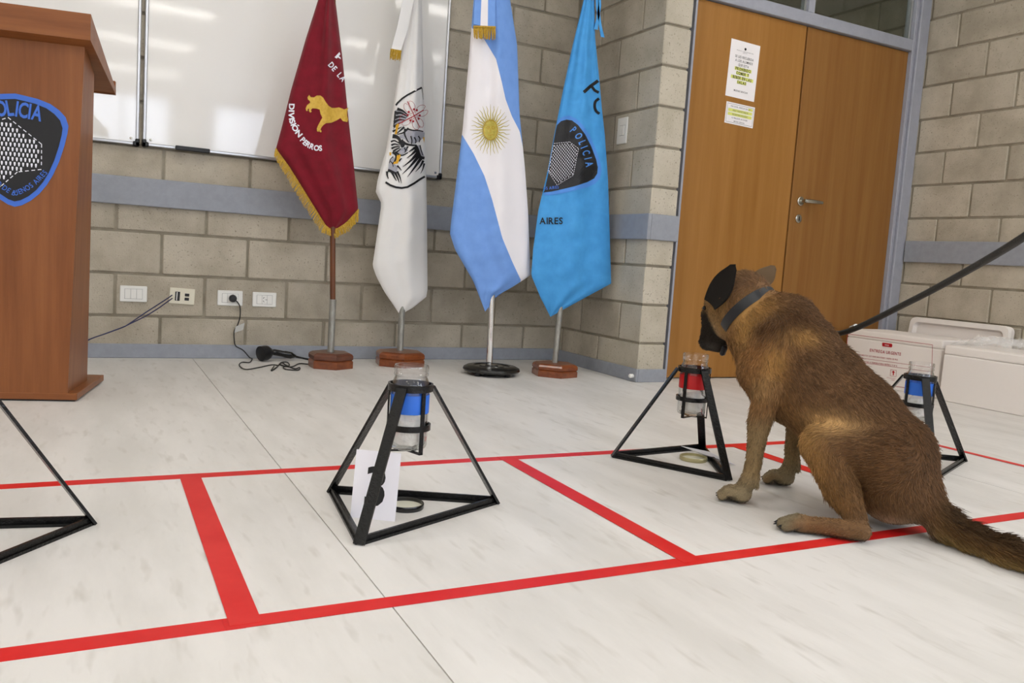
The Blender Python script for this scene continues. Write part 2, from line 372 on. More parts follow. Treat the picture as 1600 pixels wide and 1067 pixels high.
# rails and baseboards
def trim(name, a, b): return struct(MB().box2(a, b, bevel=.003).build(name, 'rail_paint'))
trim('trim_1', (-3, -.022, .722), (XC - .001, -.001, .852)); trim('trim_2', (XC - .022, -D - .022, .733), (XC - .001, -.023, .863))
trim('trim_3', (XC - .0005, -D - .022, .733), (2.39, -D - .001, .863)); trim('trim_4', (XR - .022, -4.6, .733), (XR - .001, -.80, .863))
trim('baseboard_back', (-3, -.014, 0), (XC - .001, -.001, .068)); trim('baseboard_return', (XC - .014, -D - .014, 0), (XC - .001, -.015, .068))
trim('baseboard_face', (XC - .0005, -D - .014, 0), (2.39, -D - .001, .068)); trim('baseboard_right', (XR - .014, -4.6, 0), (XR - .001, -.80, .068))
ds = MB().lathe([(.009, 0), (.011, .003), (.011, .02), (.008, .024), (0, .024)], 16, Matrix.Translation((XC - .014, -.835, .030)) @ Matrix.Rotation(-math.pi / 2, 4, 'Y')).build('door_stop', 'white_plastic', smooth=True)
tag(origin_fix(ds), 'small round white stop fixed to the grey baseboard beside the wooden doors', 'door stop')
# --- double door with transom
FL, FR = 2.405, XR          # frame outer edges
DL, DM, DR = 2.455, 3.262, 4.105
ZD, ZT0, ZT1 = 1.995, 2.065, 2.62
door = struct(empty('door_1', ((FL + FR) / 2, DOORY, 0)))
fr = MB()
fr.box2((FL, -.835, 0), (FL + .012, -.70, ZT1)).box2((FL + .012, -.775, 0), (DL - .002, -.70, ZT1), .003)
fr.box2((DR + .002, -.775, 0), (DR + .028, -.70, ZT1), .003).box2((DR + .030, -.79, 0), (XR - .006, -.70, ZT1), .004)
fr.box2((DL - .002, -.775, ZD + .004), (DR + .002, -.70, ZT0), .003).box2((DL, -.775, ZT1 - .06), (DR, -.70, ZT1), .003)
fr.box2((DM - .024, -.77, ZT0), (DM + .024, -.705, ZT1 - .06), .003)
fr.build('door_frame', 'frame_paint', door, world=True)
for a, b in ((DL, DM - .006), (DM + .006, DR)):
    lf = MB().box2((a, DOORY, .006), (b, DOORY + .04, ZD), .002).build('door_leaf', 'door_wood' if a < 3 else 'door_wood_dark', door, world=True)
    if a > 3:
        hx, hz = DM + .075, 1.03
        hd = MB()
        My = lambda x, y, z: Matrix.Translation((x, y, z)) @ Matrix.Rotation(math.pi / 2, 4, 'X')
        hd.lathe([(0, -.001), (.026, -.001), (.026, .006), (.022, .009), (.010, .009), (.010, .045), (0, .047)], 24, My(hx, DOORY, hz))
        hd.tube([(hx, DOORY - .04, hz), (hx + .03, DOORY - .05, hz), (hx + .07, DOORY - .05, hz), (hx + .125, DOORY - .046, hz)], [.012, .0125, .012, .010], 12)
        hd.build('handle', 'steel', lf, smooth=True, world=True)
        MB().lathe([(0, -.001), (.024, -.001), (.024, .005), (.019, .008), (0, .008)], 24, My(hx - .003, DOORY, hz - .10)).build('keyhole_plate', 'steel', lf, smooth=True, world=True)
        MB().box2((hx - .006, DOORY - .0095, hz - .112), (hx, DOORY - .006, hz - .088)).build('keyhole', 'black_plastic', lf, world=True)
MB().box2((DM - .0055, DOORY + .012, .006), (DM + .0055, DOORY + .038, ZD)).build('meeting_edge', 'door_edge', door, world=True)
for a, b in ((DL, DM - .024), (DM + .024, DR)):
    MB().box2((a, -.74, ZT0), (b, -.735, ZT1 - .06)).build('pane', 'pane_glass', door, world=True)
    g = MB()
    g.box2((a, -.752, ZT0), (b, -.741, ZT0 + .008)).box2((a, -.752, ZT0), (a + .008, -.741, ZT1 - .06)).box2((b - .008, -.752, ZT0), (b, -.741, ZT1 - .06))
    g.build('glazing_bead', 'aluminium', door, world=True)
# wall over the door and the small lobby behind it
struct(MB().box2((XC + .166, -.83, ZT1), (XR, -.70, ZC)).build('wall_over_door', 'block'))
lob = MB().box2((2.30, .02, 0), (4.22, .12, 2.41)).box2((2.30, -.69, 0), (2.385, .02, 2.41)); struct(lob.build('wall_lobby', 'block'))
struct(MB().box2((2.30, -.70, 2.405), (4.22, .12, 2.46)).build('ceiling_lobby', 'ceiling_tile'))
lo_ = empty('added_lobby_lamp', (2.386, -.30, 1.70), math.pi / 2, 'added fill lamp hidden in the lobby behind the wooden doors', 'added lamp'); MB().box2((-.06, -.02, 0), (.06, .0, .16), .004).build('back_plate', 'white_plastic', lo_)  # lamp added out of sight to brighten the lobby ceiling
MB().lathe([(.03, 0), (.07, .10), (.064, .10), (.026, .004)], 24, Matrix.Translation((0, -.09, .05)), True).build('shade', 'white_plastic', lo_, smooth=True); MB().lathe([(0, .0), (.03, .02), (.036, .05), (.02, .075), (0, .08)], 20, Matrix.Translation((0, -.09, .055))).build('bulb', 'lobby_fill_glow', lo_, smooth=True)
# --- red floor tape
def tape(x0, y0, x1, y1, wd, label, z=.0006, jag=0):
    a = np.array((x0, y0)); b = np.array((x1, y1)); t = (b - a) / np.hypot(*(b - a)); n = np.array((-t[1], t[0])) * wd / 2
    poly = [a - n, b - n, b + n - t * jag, a + n + t * jag]
    o = MB().prism([tuple(p) for p in poly], .0005, Matrix.Translation((0, 0, z - .0005))).build('floor_tape', 'tape_red'); origin_fix(o)
    return tag(o, label, 'tape', 'red tape lines on the floor')
tape(-1.6, -2.177, 2.6, -2.177, .040, 'long red tape line running behind the jar stands')
tape(-1.6, -3.038, -.085, -3.040, .042, 'red tape strip along the front edge at the lower left corner')
tape(-.115, -3.041, 3.0, -3.032, .040, 'long red tape line in front of the jar stands, passing under the dog', .0011)
tape(-.077, -2.16, -.083, -3.05, .048, 'red cross tape left of the stand with the number card', .0016)
tape(.803, -2.16, .795, -3.045, .050, 'red cross tape between the middle stand and the red-banded jar', .0016)
tape(1.683, -2.16, 1.68, -3.04, .050, 'red cross tape behind the front paws of the dog', .0016)
tape(2.52, -2.16, 2.56, -3.03, .030, 'thin faded red tape beyond the rump of the dog', .0016)
# --- ceiling lights (they mirror in the whiteboards)
for ix, x in enumerate((-2.4, .2, 2.8)):
    for iy, y in enumerate((-1.5, -3.4, -5.2, -6.95, -8.9)):
        if iy == 0 and x > 2: y = -1.9
        t = empty('ceiling_light', (x, y, ZC - .05), 0, 'white framed ceiling light, row %s from the whiteboards, %s column' % (('first', 'second', 'third', 'fourth', 'fifth')[iy], ('left', 'middle', 'right')[ix]), 'ceiling light', 'ceiling lights')
        MB().box2((-.62, -.17, .0), (.62, -.15, .05)).box2((-.62, .15, 0), (.62, .17, .05)).box2((-.62, -.15, 0), (-.60, .15, .05)).box2((.60, -.15, 0), (.62, .15, .05)).build('frame', 'white_plastic', t)
        MB().box2((-.60, -.15, .012), (.60, .15, .02)).build('diffuser', 'diffuser', t)
# ================================================================== WALL FITTINGS
def whiteboard(x0, x1, z0, z1, label, tray):
    t = empty('whiteboard', ((x0 + x1) / 2, -.02, z0), 0, label, 'whiteboard')
    MB().box2((x0 + .01, -.018, z0 + .01), (x1 - .01, -.004, z1 - .01)).build('panel', 'whiteboard', t, world=True)
    for a, b in (((x0, z0), (x1, z0 + .014)), ((x0, z1 - .014), (x1, z1)), ((x0, z0 + .014), (x0 + .014, z1 - .014)), ((x1 - .014, z0 + .014), (x1, z1 - .014))):
        MB().box2((a[0], -.026, a[1]), (b[0], -.002, b[1]), .003).build('frame_rail', 'aluminium', t, world=True)
    for x in (x0, x1):
        for z in (z0, z1):
            sx = 1 if x == x0 else -1; sz = 1 if z == z0 else -1
            c = MB().box2((x - sx * .003, -.030, z - sz * .004), (x + sx * .026, -.001, z + sz * .018), .004).box2((x - sx * .003, -.030, z - sz * .004), (x + sx * .016, -.001, z + sz * .03), .004).build('corner_cap', 'black_plastic', t, world=True)
            sc = MB().lathe([(0, 0), (.006, 0), (.006, .003), (0, .004)], 12, Matrix.Translation((x + sx * .034, -.018, z + sz * .030)) @ Matrix.Rotation(math.pi / 2, 4, 'X')).build('screw', 'steel', t, world=True)
    if tray:
        MB().box2((tray[0], -.045, z0 - .004), (tray[1], -.026, z0 + .010), .004).box2((tray[0], -.05, z0 - .004), (tray[1], -.043, z0 + .016), .003).build('pen_clip', 'black_plastic', t, world=True)
    return t
whiteboard(-1.612, -.110, .998, 2.20, 'whiteboard partly behind the wooden lectern', None)
whiteboard(-.094, 1.402, 1.0, 2.20, 'large whiteboard behind the maroon and white flags', (.046, .200))
def plate(name, x, z, wd, h, label, material='white_plastic', rot=0, group=None):
    t = empty(name, (x, -.001, z), 0, label, 'socket', group); t.rotation_euler = (0, rot, 0)
    MB().box2((-wd / 2, -.009, 0), (wd / 2, 0, h), .003).build('plate', material, t)
    return t
def module(t, x, z, wd, h, material='white_plastic', y=-.0105):
    g = MB().box2((x - wd / 2 - .0012, -.0094, z - h / 2 - .0012), (x + wd / 2 + .0012, -.006, z + h / 2 + .0012)).build('module_gap', 'grey_line', t)
    return MB().box2((x - wd / 2, y, z - h / 2), (x + wd / 2, -.006, z + h / 2), .0008).build('module', material, t)
s1 = plate('blank_plate', -.1185, .268, .118, .076, 'white blank plate nearest the lectern on the block wall')
for k in (-1, 0, 1): module(s1, k * .0255, .038, .0245, .046)
s2 = plate('network_plate', .0945, .264, .116, .078, 'ivory network plate with blue cables plugged in, slightly crooked', 'ivory_plastic', .045)
MB().box2((-.032, -.0115, .016), (-.010, -.006, .060), .001).build('port', 'black_plastic', s2)
MB().box2((-.026, -.0125, .018), (-.022, -.006, .058)).build('port_divider', 'white_plastic', s2)
for z in (.020, .040): MB().box2((.012, -.0115, z), (.032, -.006, z + .014), .001).build('port', 'black_plastic', s2)
s3 = plate('power_socket', .3195, .264, .120, .076, 'white socket with a round black plug in it')
module(s3, -.0255, .038, .0245, .044); module(s3, 0, .038, .0245, .044); module(s3, .0255, .038, .0245, .044)
s4 = plate('power_socket', .4865, .264, .118, .074, 'white empty socket nearest the maroon flag')
for k in (-1, 0, 1): module(s4, k * .0255, .037, .0245, .044)
for a, dx, dz in ((.6, -.005, .009), (-.6, -.005, -.009), (0, .008, 0)):
    MB().box((0, 0, 0), (.0022, .002, .009), Matrix.Rotation(a if dx < 0 else math.pi / 2, 3, 'Y'), 0).build('slot', 'black_plastic', s4).location = (dx, -.0108, .037 + dz)
sw = empty('light_switch', (XC, -.548, 1.237), -math.pi / 2, 'white light switch on the narrow return wall beside the doors', 'light switch')
MB().box2((-.045, -.009, 0), (.045, 0, .138), .003).build('plate', 'white_plastic', sw)
for x in (-.018, .006): MB().box2((x, -.012, .045), (x + .020, -.006, .095), .001).build('rocker', 'white_plastic', sw)
MB().box2((-.0195, -.0095, .043), (.0275, -.007, .097)).build('module_gap', 'grey_line', sw)
# plug, cord and tag
pl = empty('plugged_cord', (.331, -.012, .30), 0, 'thin black power cord with round plug hanging from the wall socket', 'power cord')
MB().lathe([(0, 0), (.017, 0), (.019, .006), (.018, .022), (.014, .028), (0, .029)], 20, Matrix.Translation((.331, -.010, .302)) @ Matrix.Rotation(math.pi / 2, 4, 'X')).build('plug', 'black_plastic', pl, smooth=True, world=True)
def smooth_path(pts, n=6):
    P = [np.array(p, float) for p in pts]; P = [2 * P[0] - P[1]] + P + [2 * P[-1] - P[-2]]; out = []
    for i in range(1, len(P) - 2):
        for t in np.linspace(0, 1, n, endpoint=False):
            a, b, c, d = P[i - 1:i + 3]; out.append(.5 * ((2 * b) + (c - a) * t + (2 * a - 5 * b + 4 * c - d) * t * t + (3 * b - a - 3 * c + d) * t ** 3))
    out.append(P[-2]); return out
def fp(u, v): p = on_z(u, v, .004); return tuple(p)
def wp(u, v, y=-.02): return tuple(on_y(u, v, y))
MB().tube(smooth_path([(.333, -.03, .300), wp(371, 472), wp(375, 480), wp(375, 495), wp(371, 508), wp(366, 518), wp(366, 530), (wp(368, 540)[0], -.03, wp(368, 540)[2]), (wp(380, 545, -.04)[0], -.04, .045), (wp(390, 552, -.06)[0], -.06, .012), fp(394, 560), fp(390, 566), fp(378, 566), fp(374, 571), fp(384, 577), fp(405, 574), fp(424, 570), fp(436, 571)]), .0028, 6).build('cord', 'cable_black', pl, smooth=True, world=True)
a = np.array(wp(368, 510)); b = np.array(wp(382, 504)); c = np.array(wp(380, 515)); d_ = np.array(wp(366, 520)); off = np.array((0, -.004, 0))
MB().add([a, b, c, d_, a + off, b + off, c + off, d_ + off], [(0, 1, 2, 3), (7, 6, 5, 4), (0, 1, 5, 4), (1, 2, 6, 5), (2, 3, 7, 6), (3, 0, 4, 7)]).build('cord_tag', 'tag_clear', pl, world=True)
for k, dv in enumerate((0, 3)):
    dv *= 1.6; pts = [(on_y(269, 461 + dv, -.012)), on_y(262, 466 + dv, -.03), on_y(245, 477 + dv * 1.2, -.06), on_y(225, 490 + dv, -.10), on_y(200, 507, -.14), on_y(192, 511, -.16), on_y(165, 521, -.20), on_y(140, 530, -.24), on_y(118, 540 + dv, -.30), on_y(100, 552 + dv, -.38)]
    pts = [q_ + np.array((0, -.008 * k, 0)) for q_ in pts]; o = MB().tube(smooth_path(pts), .0026, 6).build('network_cable', 'cable_navy', smooth=True); origin_fix(o)
    tag(o, ('upper' if k == 0 else 'lower') + ' of two navy network cables running from the ivory plate to the lectern', 'cable', 'navy network cables')
# handheld device lying among the cord loops
hl = empty('handheld_lamp', (.505, -.09, 0), 0, 'black plastic handheld device with a flared round head lying by the wall', 'tool')
p0 = np.array((.470, -.125, .040)); p1 = np.array((.700, -.115, .022)); t_ = Vector(p1 - p0).normalized(); qh = Vector((-.55, -.75, -.1)).normalized()
MB().lathe([(0, -.002), (.034, -.002), (.038, .0), (.038, .028), (.034, .045), (.020, .062), (.013, .066), (0, .066)], 28, Matrix.Translation((.455, -.125, .039)) @ Vector((.86, .42, .10)).to_track_quat('Z', 'Y').to_matrix().to_4x4()).build('head', 'black_plastic', hl, smooth=True, world=True)
MB().tube(smooth_path([(.505, -.102, .046), (.535, -.092, .042), (.575, -.085, .034), (.615, -.08, .026), (.640, -.078, .022)], 4), [.014] * 3 + [.016] * 6 + [.018] * 4 + [.014, .011, .008, .006], 14).build('handle', 'black_gloss', hl, smooth=True, world=True)
MB().tube(smooth_path([(.640, -.078, .020), (.665, -.078, .014), (.70, -.09, .008), (.73, -.13, .008)]), .005, 8).build('cord_stub', 'cable_black', hl, smooth=True, world=True)
lp = MB().tube(smooth_path([fp(428, 572), fp(424, 579), fp(432, 574), fp(440, 566), fp(446, 570), fp(460, 576), fp(468, 574), fp(466, 578), fp(447, 577), fp(443, 573), fp(452, 571), fp(449, 566), fp(441, 566), fp(438, 570), fp(455, 573), fp(468, 568), fp(482, 569)]), .003, 6).build('tangled_cord', 'cable_black', smooth=True); origin_fix(lp)
tag(lp, 'tangled thin black cord coiled on the floor in front of the handheld device', 'power cord')
# notices on the door leaf
def notice(name, x0, x1, z0, z1, label, tilt=0):
    t = empty(name, ((x0 + x1) / 2, DOORY - .0005, z0), 0, label, 'notice'); t.rotation_euler = (0, tilt, 0)
    MB().box2((x0 - (x0 + x1) / 2, -.0008, 0), ((x1 - x0) / 2, 0, z1 - z0)).build('sheet', 'paper', t)
    return t
c0 = on_y(1140, 60, DOORY); c1 = on_y(1187, 70, DOORY); c2 = on_y(1134, 150, DOORY)
n1 = notice('notice_sheet', c0[0] + .004, c1[0] - .004, c2[2], c0[2], 'tall printed notice with highlighted lines on the left door leaf', .03)
h1 = c0[2] - c2[2]
def on_notice(t): return lambda x, y: tuple(parent_matrix(t) @ Vector((x, -.0016, y)))
def on_notice2(t): return lambda x, y: tuple(parent_matrix(t) @ Vector((x, -.0012, y)))
F = Flat(); Hh = Flat()
for txt, z, sz, b in (('SE LES RECUERDA', .70, .0125, .01), ('A LOS ALUMNOS', .63, .0125, .01), ('QUE ESTA', .56, .0125, .01), ('PROHIBIDO', .485, .0155, .03), ('COMER Y', .41, .0155, .03), ('BEBER EN LAS', .33, .0155, .03), ('SALAS', .255, .0155, .03), ('MUCHAS GRACIAS', .11, .009, .01)):
    F.text(txt, 0, z * h1, 0, sz, False, b, .78, .16, 'c')
    if b == .03: wd = len(txt) * .0066; Hh.poly([(-wd, z * h1 - .001), (wd, z * h1 - .001), (wd, z * h1 + .0165), (-wd, z * h1 + .0165)])
F.text('POLICIA DE LA CIUDAD DE BUENOS AIRES', 0, .82 * h1, 0, .0045, False, 0, .8, .2, 'c').text('INSTITUTO', 0, .795 * h1, 0, .0045, False, 0, .8, .2, 'c').disc((0, .875 * h1), .007).poly([(-.007, .885 * h1), (.007, .885 * h1), (0, .855 * h1)])
Hh.build('highlight', 'highlight', n1, on_notice2(n1)); F.build('lettering', 'ink', n1, on_notice(n1))['kind'] = 'stuff'
c0 = on_y(1134, 158, DOORY); c1 = on_y(1179, 166, DOORY); c2 = on_y(1131, 192, DOORY)
n2 = notice('notice_sheet', c0[0] + .002, c1[0], c2[2], c0[2] - .002, 'small framed notice below the tall one on the door', .03); h2 = c0[2] - c2[2]
F = Flat(); Hh = Flat()
for txt, z, hl_ in (('POR FAVOR, VERIFICAR QUE LOS', .78, 0), ('AIRES Y PROYECTORES SE', .60, 1), ('ENCUENTREN APAGADOS', .42, 1), ('AL FINALIZAR LAS CLASES', .26, 0), ('MUCHAS GRACIAS', .11, 0)):
    F.text(txt, 0, z * h2, 0, .0075, False, .015, .72, .16, 'c')
    if hl_: Hh.poly([(-.085, z * h2 - .004), (.085, z * h2 - .004), (.085, z * h2 + .012), (-.085, z * h2 + .012)])
Hh.poly([(.055, .78 * h2 - .003), (.087, .78 * h2 - .003), (.087, .78 * h2 + .011), (.055, .78 * h2 + .011)])
q = [(-.093, .008), (.093, .008), (.093, h2 - .01), (-.093, h2 - .01), (-.093, .008)]
for i in range(4): F.stroke([q[i], q[i + 1]], .0014)
Hh.build('highlight', 'highlight', n2, on_notice2(n2)); F.build('lettering', 'ink_grey', n2, on_notice(n2))['kind'] = 'stuff'
# ================================================================== LECTERN
PO = np.array((-.338, -1.141)); PA = math.atan2(-.205, .979)
lect = empty('lectern', (PO[0], PO[1], 0), PA, 'tall wooden lectern with a dark police badge on its front', 'lectern')
PCX = -.225   # centre of the body along its own x
def quad_solid(ring0, ring1):
    n = len(ring0); return MB().add(list(ring0) + list(ring1), [list(range(n))[::-1], list(range(n, 2 * n))] + [[i, (i + 1) % n, n + (i + 1) % n, n + i] for i in range(n)])
MB().box2((-.45, 0, .006), (0, .43, .029), .002).build('base', 'podium_wood_flat', lect)
MB().box2((-.44, .008, 0), (-.01, .42, .006)).build('foot', 'black_plastic', lect)
xa, xb, xa2, xb2 = -.42, -.030, -.458, .008     # bottom / top of the flared front
fp0 = [(xa, .002, .029), (xb, .002, .029), (xb2, .002, 1.20), (xa2, .002, 1.20)]
quad_solid(fp0, [(x, .020, z) for x, y, z in fp0]).build('front_panel', 'podium_wood', lect)
for x0, x1, s in ((xb, xb2, -1), (xa, xa2, 1)):
    r = [(x0, .0205, .029), (x0, .29, .029), (x1, .145, 1.13), (x1, .0205, 1.19)]
    quad_solid(r, [(x + s * .018, y, z) for x, y, z in r]).build('side_panel', 'podium_wood', lect)
MB().box2((xa + .02, .03, .45), (xb - .02, .22, .468)).build('shelf', 'podium_wood_flat', lect)
# sloping top: deep fascia in front, thinner at the reader's edge, with a stop lip
tx0, tx1 = -.486, .036
sec = [(-.051, 1.203), (-.051, 1.286), (.305, 1.146), (.372, 1.120), (.372, 1.100)]
quad_solid([(tx0, y, z) for y, z in sec], [(tx1, y, z) for y, z in sec]).build('top_board', 'podium_wood_flat', lect)
MB().box2((tx0, .355, 1.100), (tx1, .372, 1.150), .002).build('stop_lip', 'podium_wood_flat', lect)
MP = parent_matrix(lect)
def pod_local(u, v, y=.0):
    d = ray(u, v); n = np.array((-math.sin(PA), math.cos(PA), 0)); o = np.array((PO[0], PO[1], 0)); t = ((o - CAM) @ n + y) / (d @ n); X = CAM + d * t - o
    return X @ np.array((math.cos(PA), math.sin(PA), 0)), X[2]
BC = -.195
half = [pod_local(a / 5.083, 130 + b / 5.083) for a, b in ((200, 100), (300, 125), (400, 165), (470, 215), (520, 270), (543, 340), (535, 400), (510, 500), (470, 620), (420, 730), (370, 810), (310, 880), (240, 935), (170, 970))]
zt = half[0][1] + .004; zb = half[-1][1] - .006
outline = [(BC, zt)] + half + [(BC, zb)] + [(2 * BC - x, z) for x, z in half[::-1]]
zm = (zt + zb) / 2
def emb(dy): return lambda x, z: tuple(MP @ Vector((x, .002 - dy, z)))
def plaque(name, pts, material, y0, th):
    n = len(pts); return MB().add([(x, .002 - y0, z) for x, z in pts] + [(x, .002 - y0 - th, z) for x, z in pts], [list(range(n)), list(range(n, 2 * n))[::-1]] + [[i, (i + 1) % n, n + (i + 1) % n, n + i] for i in range(n)]).build(name, material, lect)
bd = plaque('badge', outline, 'emblem_blue', 0, .002)
inner = [(BC + (x - BC) * .89, zm + (z - zm) * .905) for x, z in outline]
n = len(inner); quad_solid([(x, .0, z) for x, z in inner], [(x, -.0012, z) for x, z in inner]).build('badge_field', 'emblem_black', bd)
F = Flat()
arc = [pod_local(*q) for q in ((20, 180.5), (38, 184), (56, 187.5), (64.5, 189.5))]
arc = [(2 * BC - x, z) for x, z in arc[::-1]][:-1] + arc
F.arc_text('POLICIA', [arc[0]] + arc[1:], .048, False, .025, .85).build('badge_lettering', 'emblem_blue', bd, emb(.0048))['kind'] = 'stuff'
F = Flat(); low = [pod_local(*q) for q in ((10, 306.5), (20, 306), (33, 303), (46, 296.5), (58, 288), (68, 278), (75, 270.5))]
low = [(2 * BC - x, z) for x, z in low[::-1]][:-2] + [(BC, low[1][1])] + low[2:]
F.arc_text('CIUDAD DE BUENOS AIRES', low, .0165, False, .01, .8).build('badge_lettering', 'emblem_blue', bd, emb(.0048))['kind'] = 'stuff'
# map of white marks with a dashed outline
mapo = [pod_local(a / 5.083, 130 + b / 5.083) for a, b in ((65, 272), (332, 485), (330, 685), (140, 705), (5, 822))]
x4, z4 = mapo[4]; mapo = mapo + [(x4 - .045, z4 + .05), (x4 - .09, z4 + .06), (x4 - .09, z4 + .15), (x4 - .03, z4 + .20)]
def inside(p, poly):
    c = False; n = len(poly)
    for i in range(n):
        (x1, y1), (x2, y2) = poly[i], poly[(i + 1) % n]
        if (y1 > p[1]) != (y2 > p[1]) and p[0] < (x2 - x1) * (p[1] - y1) / (y2 - y1) + x1: c = not c
    return c
def map_marks(poly, dx, dz, wd, hh, slope=0):
    F = Flat(); xs = [p[0] for p in poly]; zs = [p[1] for p in poly]; j = 0; z = min(zs)
    while z < max(zs):
        x = min(xs) + (dx / 2 if j % 2 else 0)
        while x < max(xs):
            c = (x, z + slope * (x - min(xs)))
            if all(inside((c[0] + a, c[1] + b), poly) for a in (-wd, wd) for b in (-hh, hh)):
                F.poly([(c[0] - wd * .5, c[1] + hh), (c[0] + wd * .5, c[1] + hh), (c[0] + wd * .55, c[1] + hh * .2), (c[0] + wd * .3, c[1] - hh), (c[0] - wd * .3, c[1] - hh), (c[0] - wd * .55, c[1] + hh * .2)])
            x += dx
        z += dz; j += 1
    return F
def dashes(F, poly, on, off, wd):
    for i in range(len(poly)):
        a = np.array(poly[i]); b = np.array(poly[(i + 1) % len(poly)]); Ld = np.hypot(*(b - a)); t = 0; d = (b - a) / Ld
        while t < Ld - on: F.stroke([a + d * t, a + d * (t + on)], wd); t += on + off
    return F
F = map_marks(mapo, .0125, .0155, .0055, .0062); dashes(F, mapo, .011, .008, .0028)
F.build('map_marks', 'print_white', bd, emb(.0045))['kind'] = 'stuff'
# ================================================================== FLAGS
class Flag:
    def __init__(s, name, label, basexy, Y, L, R, pole_top, front=.05, back=.045, folds=(), pole='wood', wr=0.0):
        """L, R: sight-line outline points (u,v) of the left/right cloth edges, top to bottom, both ending in the tip"""
        s.Y = Y; s.L = np.array(L, float); s.R = np.array(R, float); s.front = front; s.back = back; s.folds = folds; s.wr = wr
        s.root = empty(name, (basexy[0], basexy[1], 0), 0, label, 'flag')
        s.v0 = s.L[0, 1]; s.v1 = s.L[-1, 1]
    def Lu(s, v): return np.interp(v, s.L[:, 1], s.L[:, 0])
    def Ru(s, v): return np.interp(v, s.R[:, 1], s.R[:, 0])
    def depth(s, u, v):
        l, r = s.Lu(v), s.Ru(v); wd = max(r - l, 1e-3); t = min(max((u - l) / wd, 0), 1)
        taper = min(1, wd / 45) * min(1, .45 + (s.v1 - v) / 160) if v < s.v1 else 0
        base = s.front * (math.sin(math.pi * t) ** .55) * taper
        k = (v - s.v0) / (s.v1 - s.v0); f = 0
        for amp, fr, ph, dr in s.folds: f += amp * math.sin(2 * math.pi * (fr * t + ph + dr * k))
        f *= math.sin(math.pi * t) ** .8 * taper
        if s.wr: f += s.wr * math.sin(u * .11 + v * .16) * math.sin(u * .05 - v * .043 + 1) * math.sin(math.pi * t) * taper
        return base + f
    def pt(s, u, v, off=0.0): return on_y(u, v, s.Y - s.depth(u, v) - off)
    def sheet(s, name, material, lo=None, hi=None, v0=None, v1=None, ny=90, nx=22, parent=None, tf=lambda t: t):
        v0 = s.v0 if v0 is None else v0; v1 = s.v1 if v1 is None else v1; m = MB(); vs = []; fs = []
        for i in range(ny + 1):
            v = v0 + (v1 - v0) * i / ny; l, r = s.Lu(v), s.Ru(v); a = l if lo is None else min(max(lo(v), l), r); b = r if hi is None else min(max(hi(v), l), r)
            for j in range(nx + 1): vs.append(s.pt(a + (b - a) * j / nx, v))
        for i in range(ny):
            for j in range(nx): q = i * (nx + 1) + j; fs.append((q, q + 1, q + nx + 2, q + nx + 1))
        o = m.add(vs, fs).build(name, material, parent or s.root, smooth=2, world=True)
        return o
    def back_sheet(s, material, ny=60, nx=18, mats=None):
        m = MB(); vs = []; fs = []
        for i in range(ny + 1):
            v = s.v0 + (s.v1 - s.v0) * i / ny; l, r = s.Lu(v), s.Ru(v); tp = min(1, (r - l) / 45)
            vv = v - 14 * (i / ny) ** 6
            for j in range(nx + 1):
                t = j / nx; d = s.back * (math.sin(math.pi * t) ** .55) * tp + .008 * math.sin(9 * t + 3 * i / ny) * math.sin(math.pi * t) * tp
                vs.append(on_y(l + (r - l) * t, v if i < ny else v, s.Y) + np.array((0, d, 0)))
        for i in range(ny):
            for j in range(nx): q = i * (nx + 1) + j; fs.append((q, q + nx + 1, q + nx + 2, q + 1))
        return m.add(vs, fs).build('back_fold', material, s.root, smooth=2, world=True)
    def art(s, F, name, material, parent=None, off=.002, maxlen=7, stuff=False):
        o = F.build(name, material, parent or s.root, lambda u, v: s.pt(u, v, off), maxlen)
        if stuff: o['kind'] = 'stuff'
        return o
def pole_part(root, name, x, y, z0, z1, r, material, dx=0): return MB().tube([(x, y, z0), (x + dx, y, z1)], r, 18).build(name, material, root, smooth=True, world=True)
def hex_base(root, cx, cy, r, h, rot, material, material2, groove=.5):
    ring = lambda rr: [(cx + rr * math.cos(rot + i * math.pi / 3), cy + rr * math.sin(rot + i * math.pi / 3)) for i in range(6)]
    lo = MB(); hz = h * groove
    quads = [(r, .003), (r, hz - .004), (r - .005, hz)]
    vs = []; fs = []
    def stack(levels):
        vs = []; fs = []
        for rr, z in levels: vs += [(x, y, z) for x, y in ring(rr)]
        for i in range(len(levels) - 1):
            for j in range(6): fs.append((i * 6 + j, i * 6 + (j + 1) % 6, i * 6 + 6 + (j + 1) % 6, i * 6 + 6 + j))
        fs += [tuple(range(6))[::-1], tuple(range(len(levels) * 6 - 6, len(levels) * 6))]; return MB().add(vs, fs)
    stack([(r - .002, 0), (r, .003), (r, hz - .005), (r - .006, hz)]).build('lower_plinth', material, root, world=True)
    stack([(r - .006, hz), (r, hz + .006), (r, h - .014), (r - .006, h - .006), (r - .02, h)]).build('upper_plinth', material2, root, world=True)
# --- maroon flag
P1 = (.756, -.315)
f1 = Flag('maroon_flag', 'maroon flag with gold fringe and a gold running dog, on a wooden pole', P1, -.315,
    [(516, -130), (508, -40), (497, 0), (478, 60), (455, 140), (440, 200), (431, 233), (452, 262), (478, 304), (508, 352), (520, 362)],
    [(520, -130), (521, -40), (524, 0), (535, 90), (545, 190), (553, 260), (560, 328), (542, 350), (520, 362)], 2.2,
    folds=((.012, 1.6, .1, .3), (.006, 3.3, .4, -.4)), wr=.003)
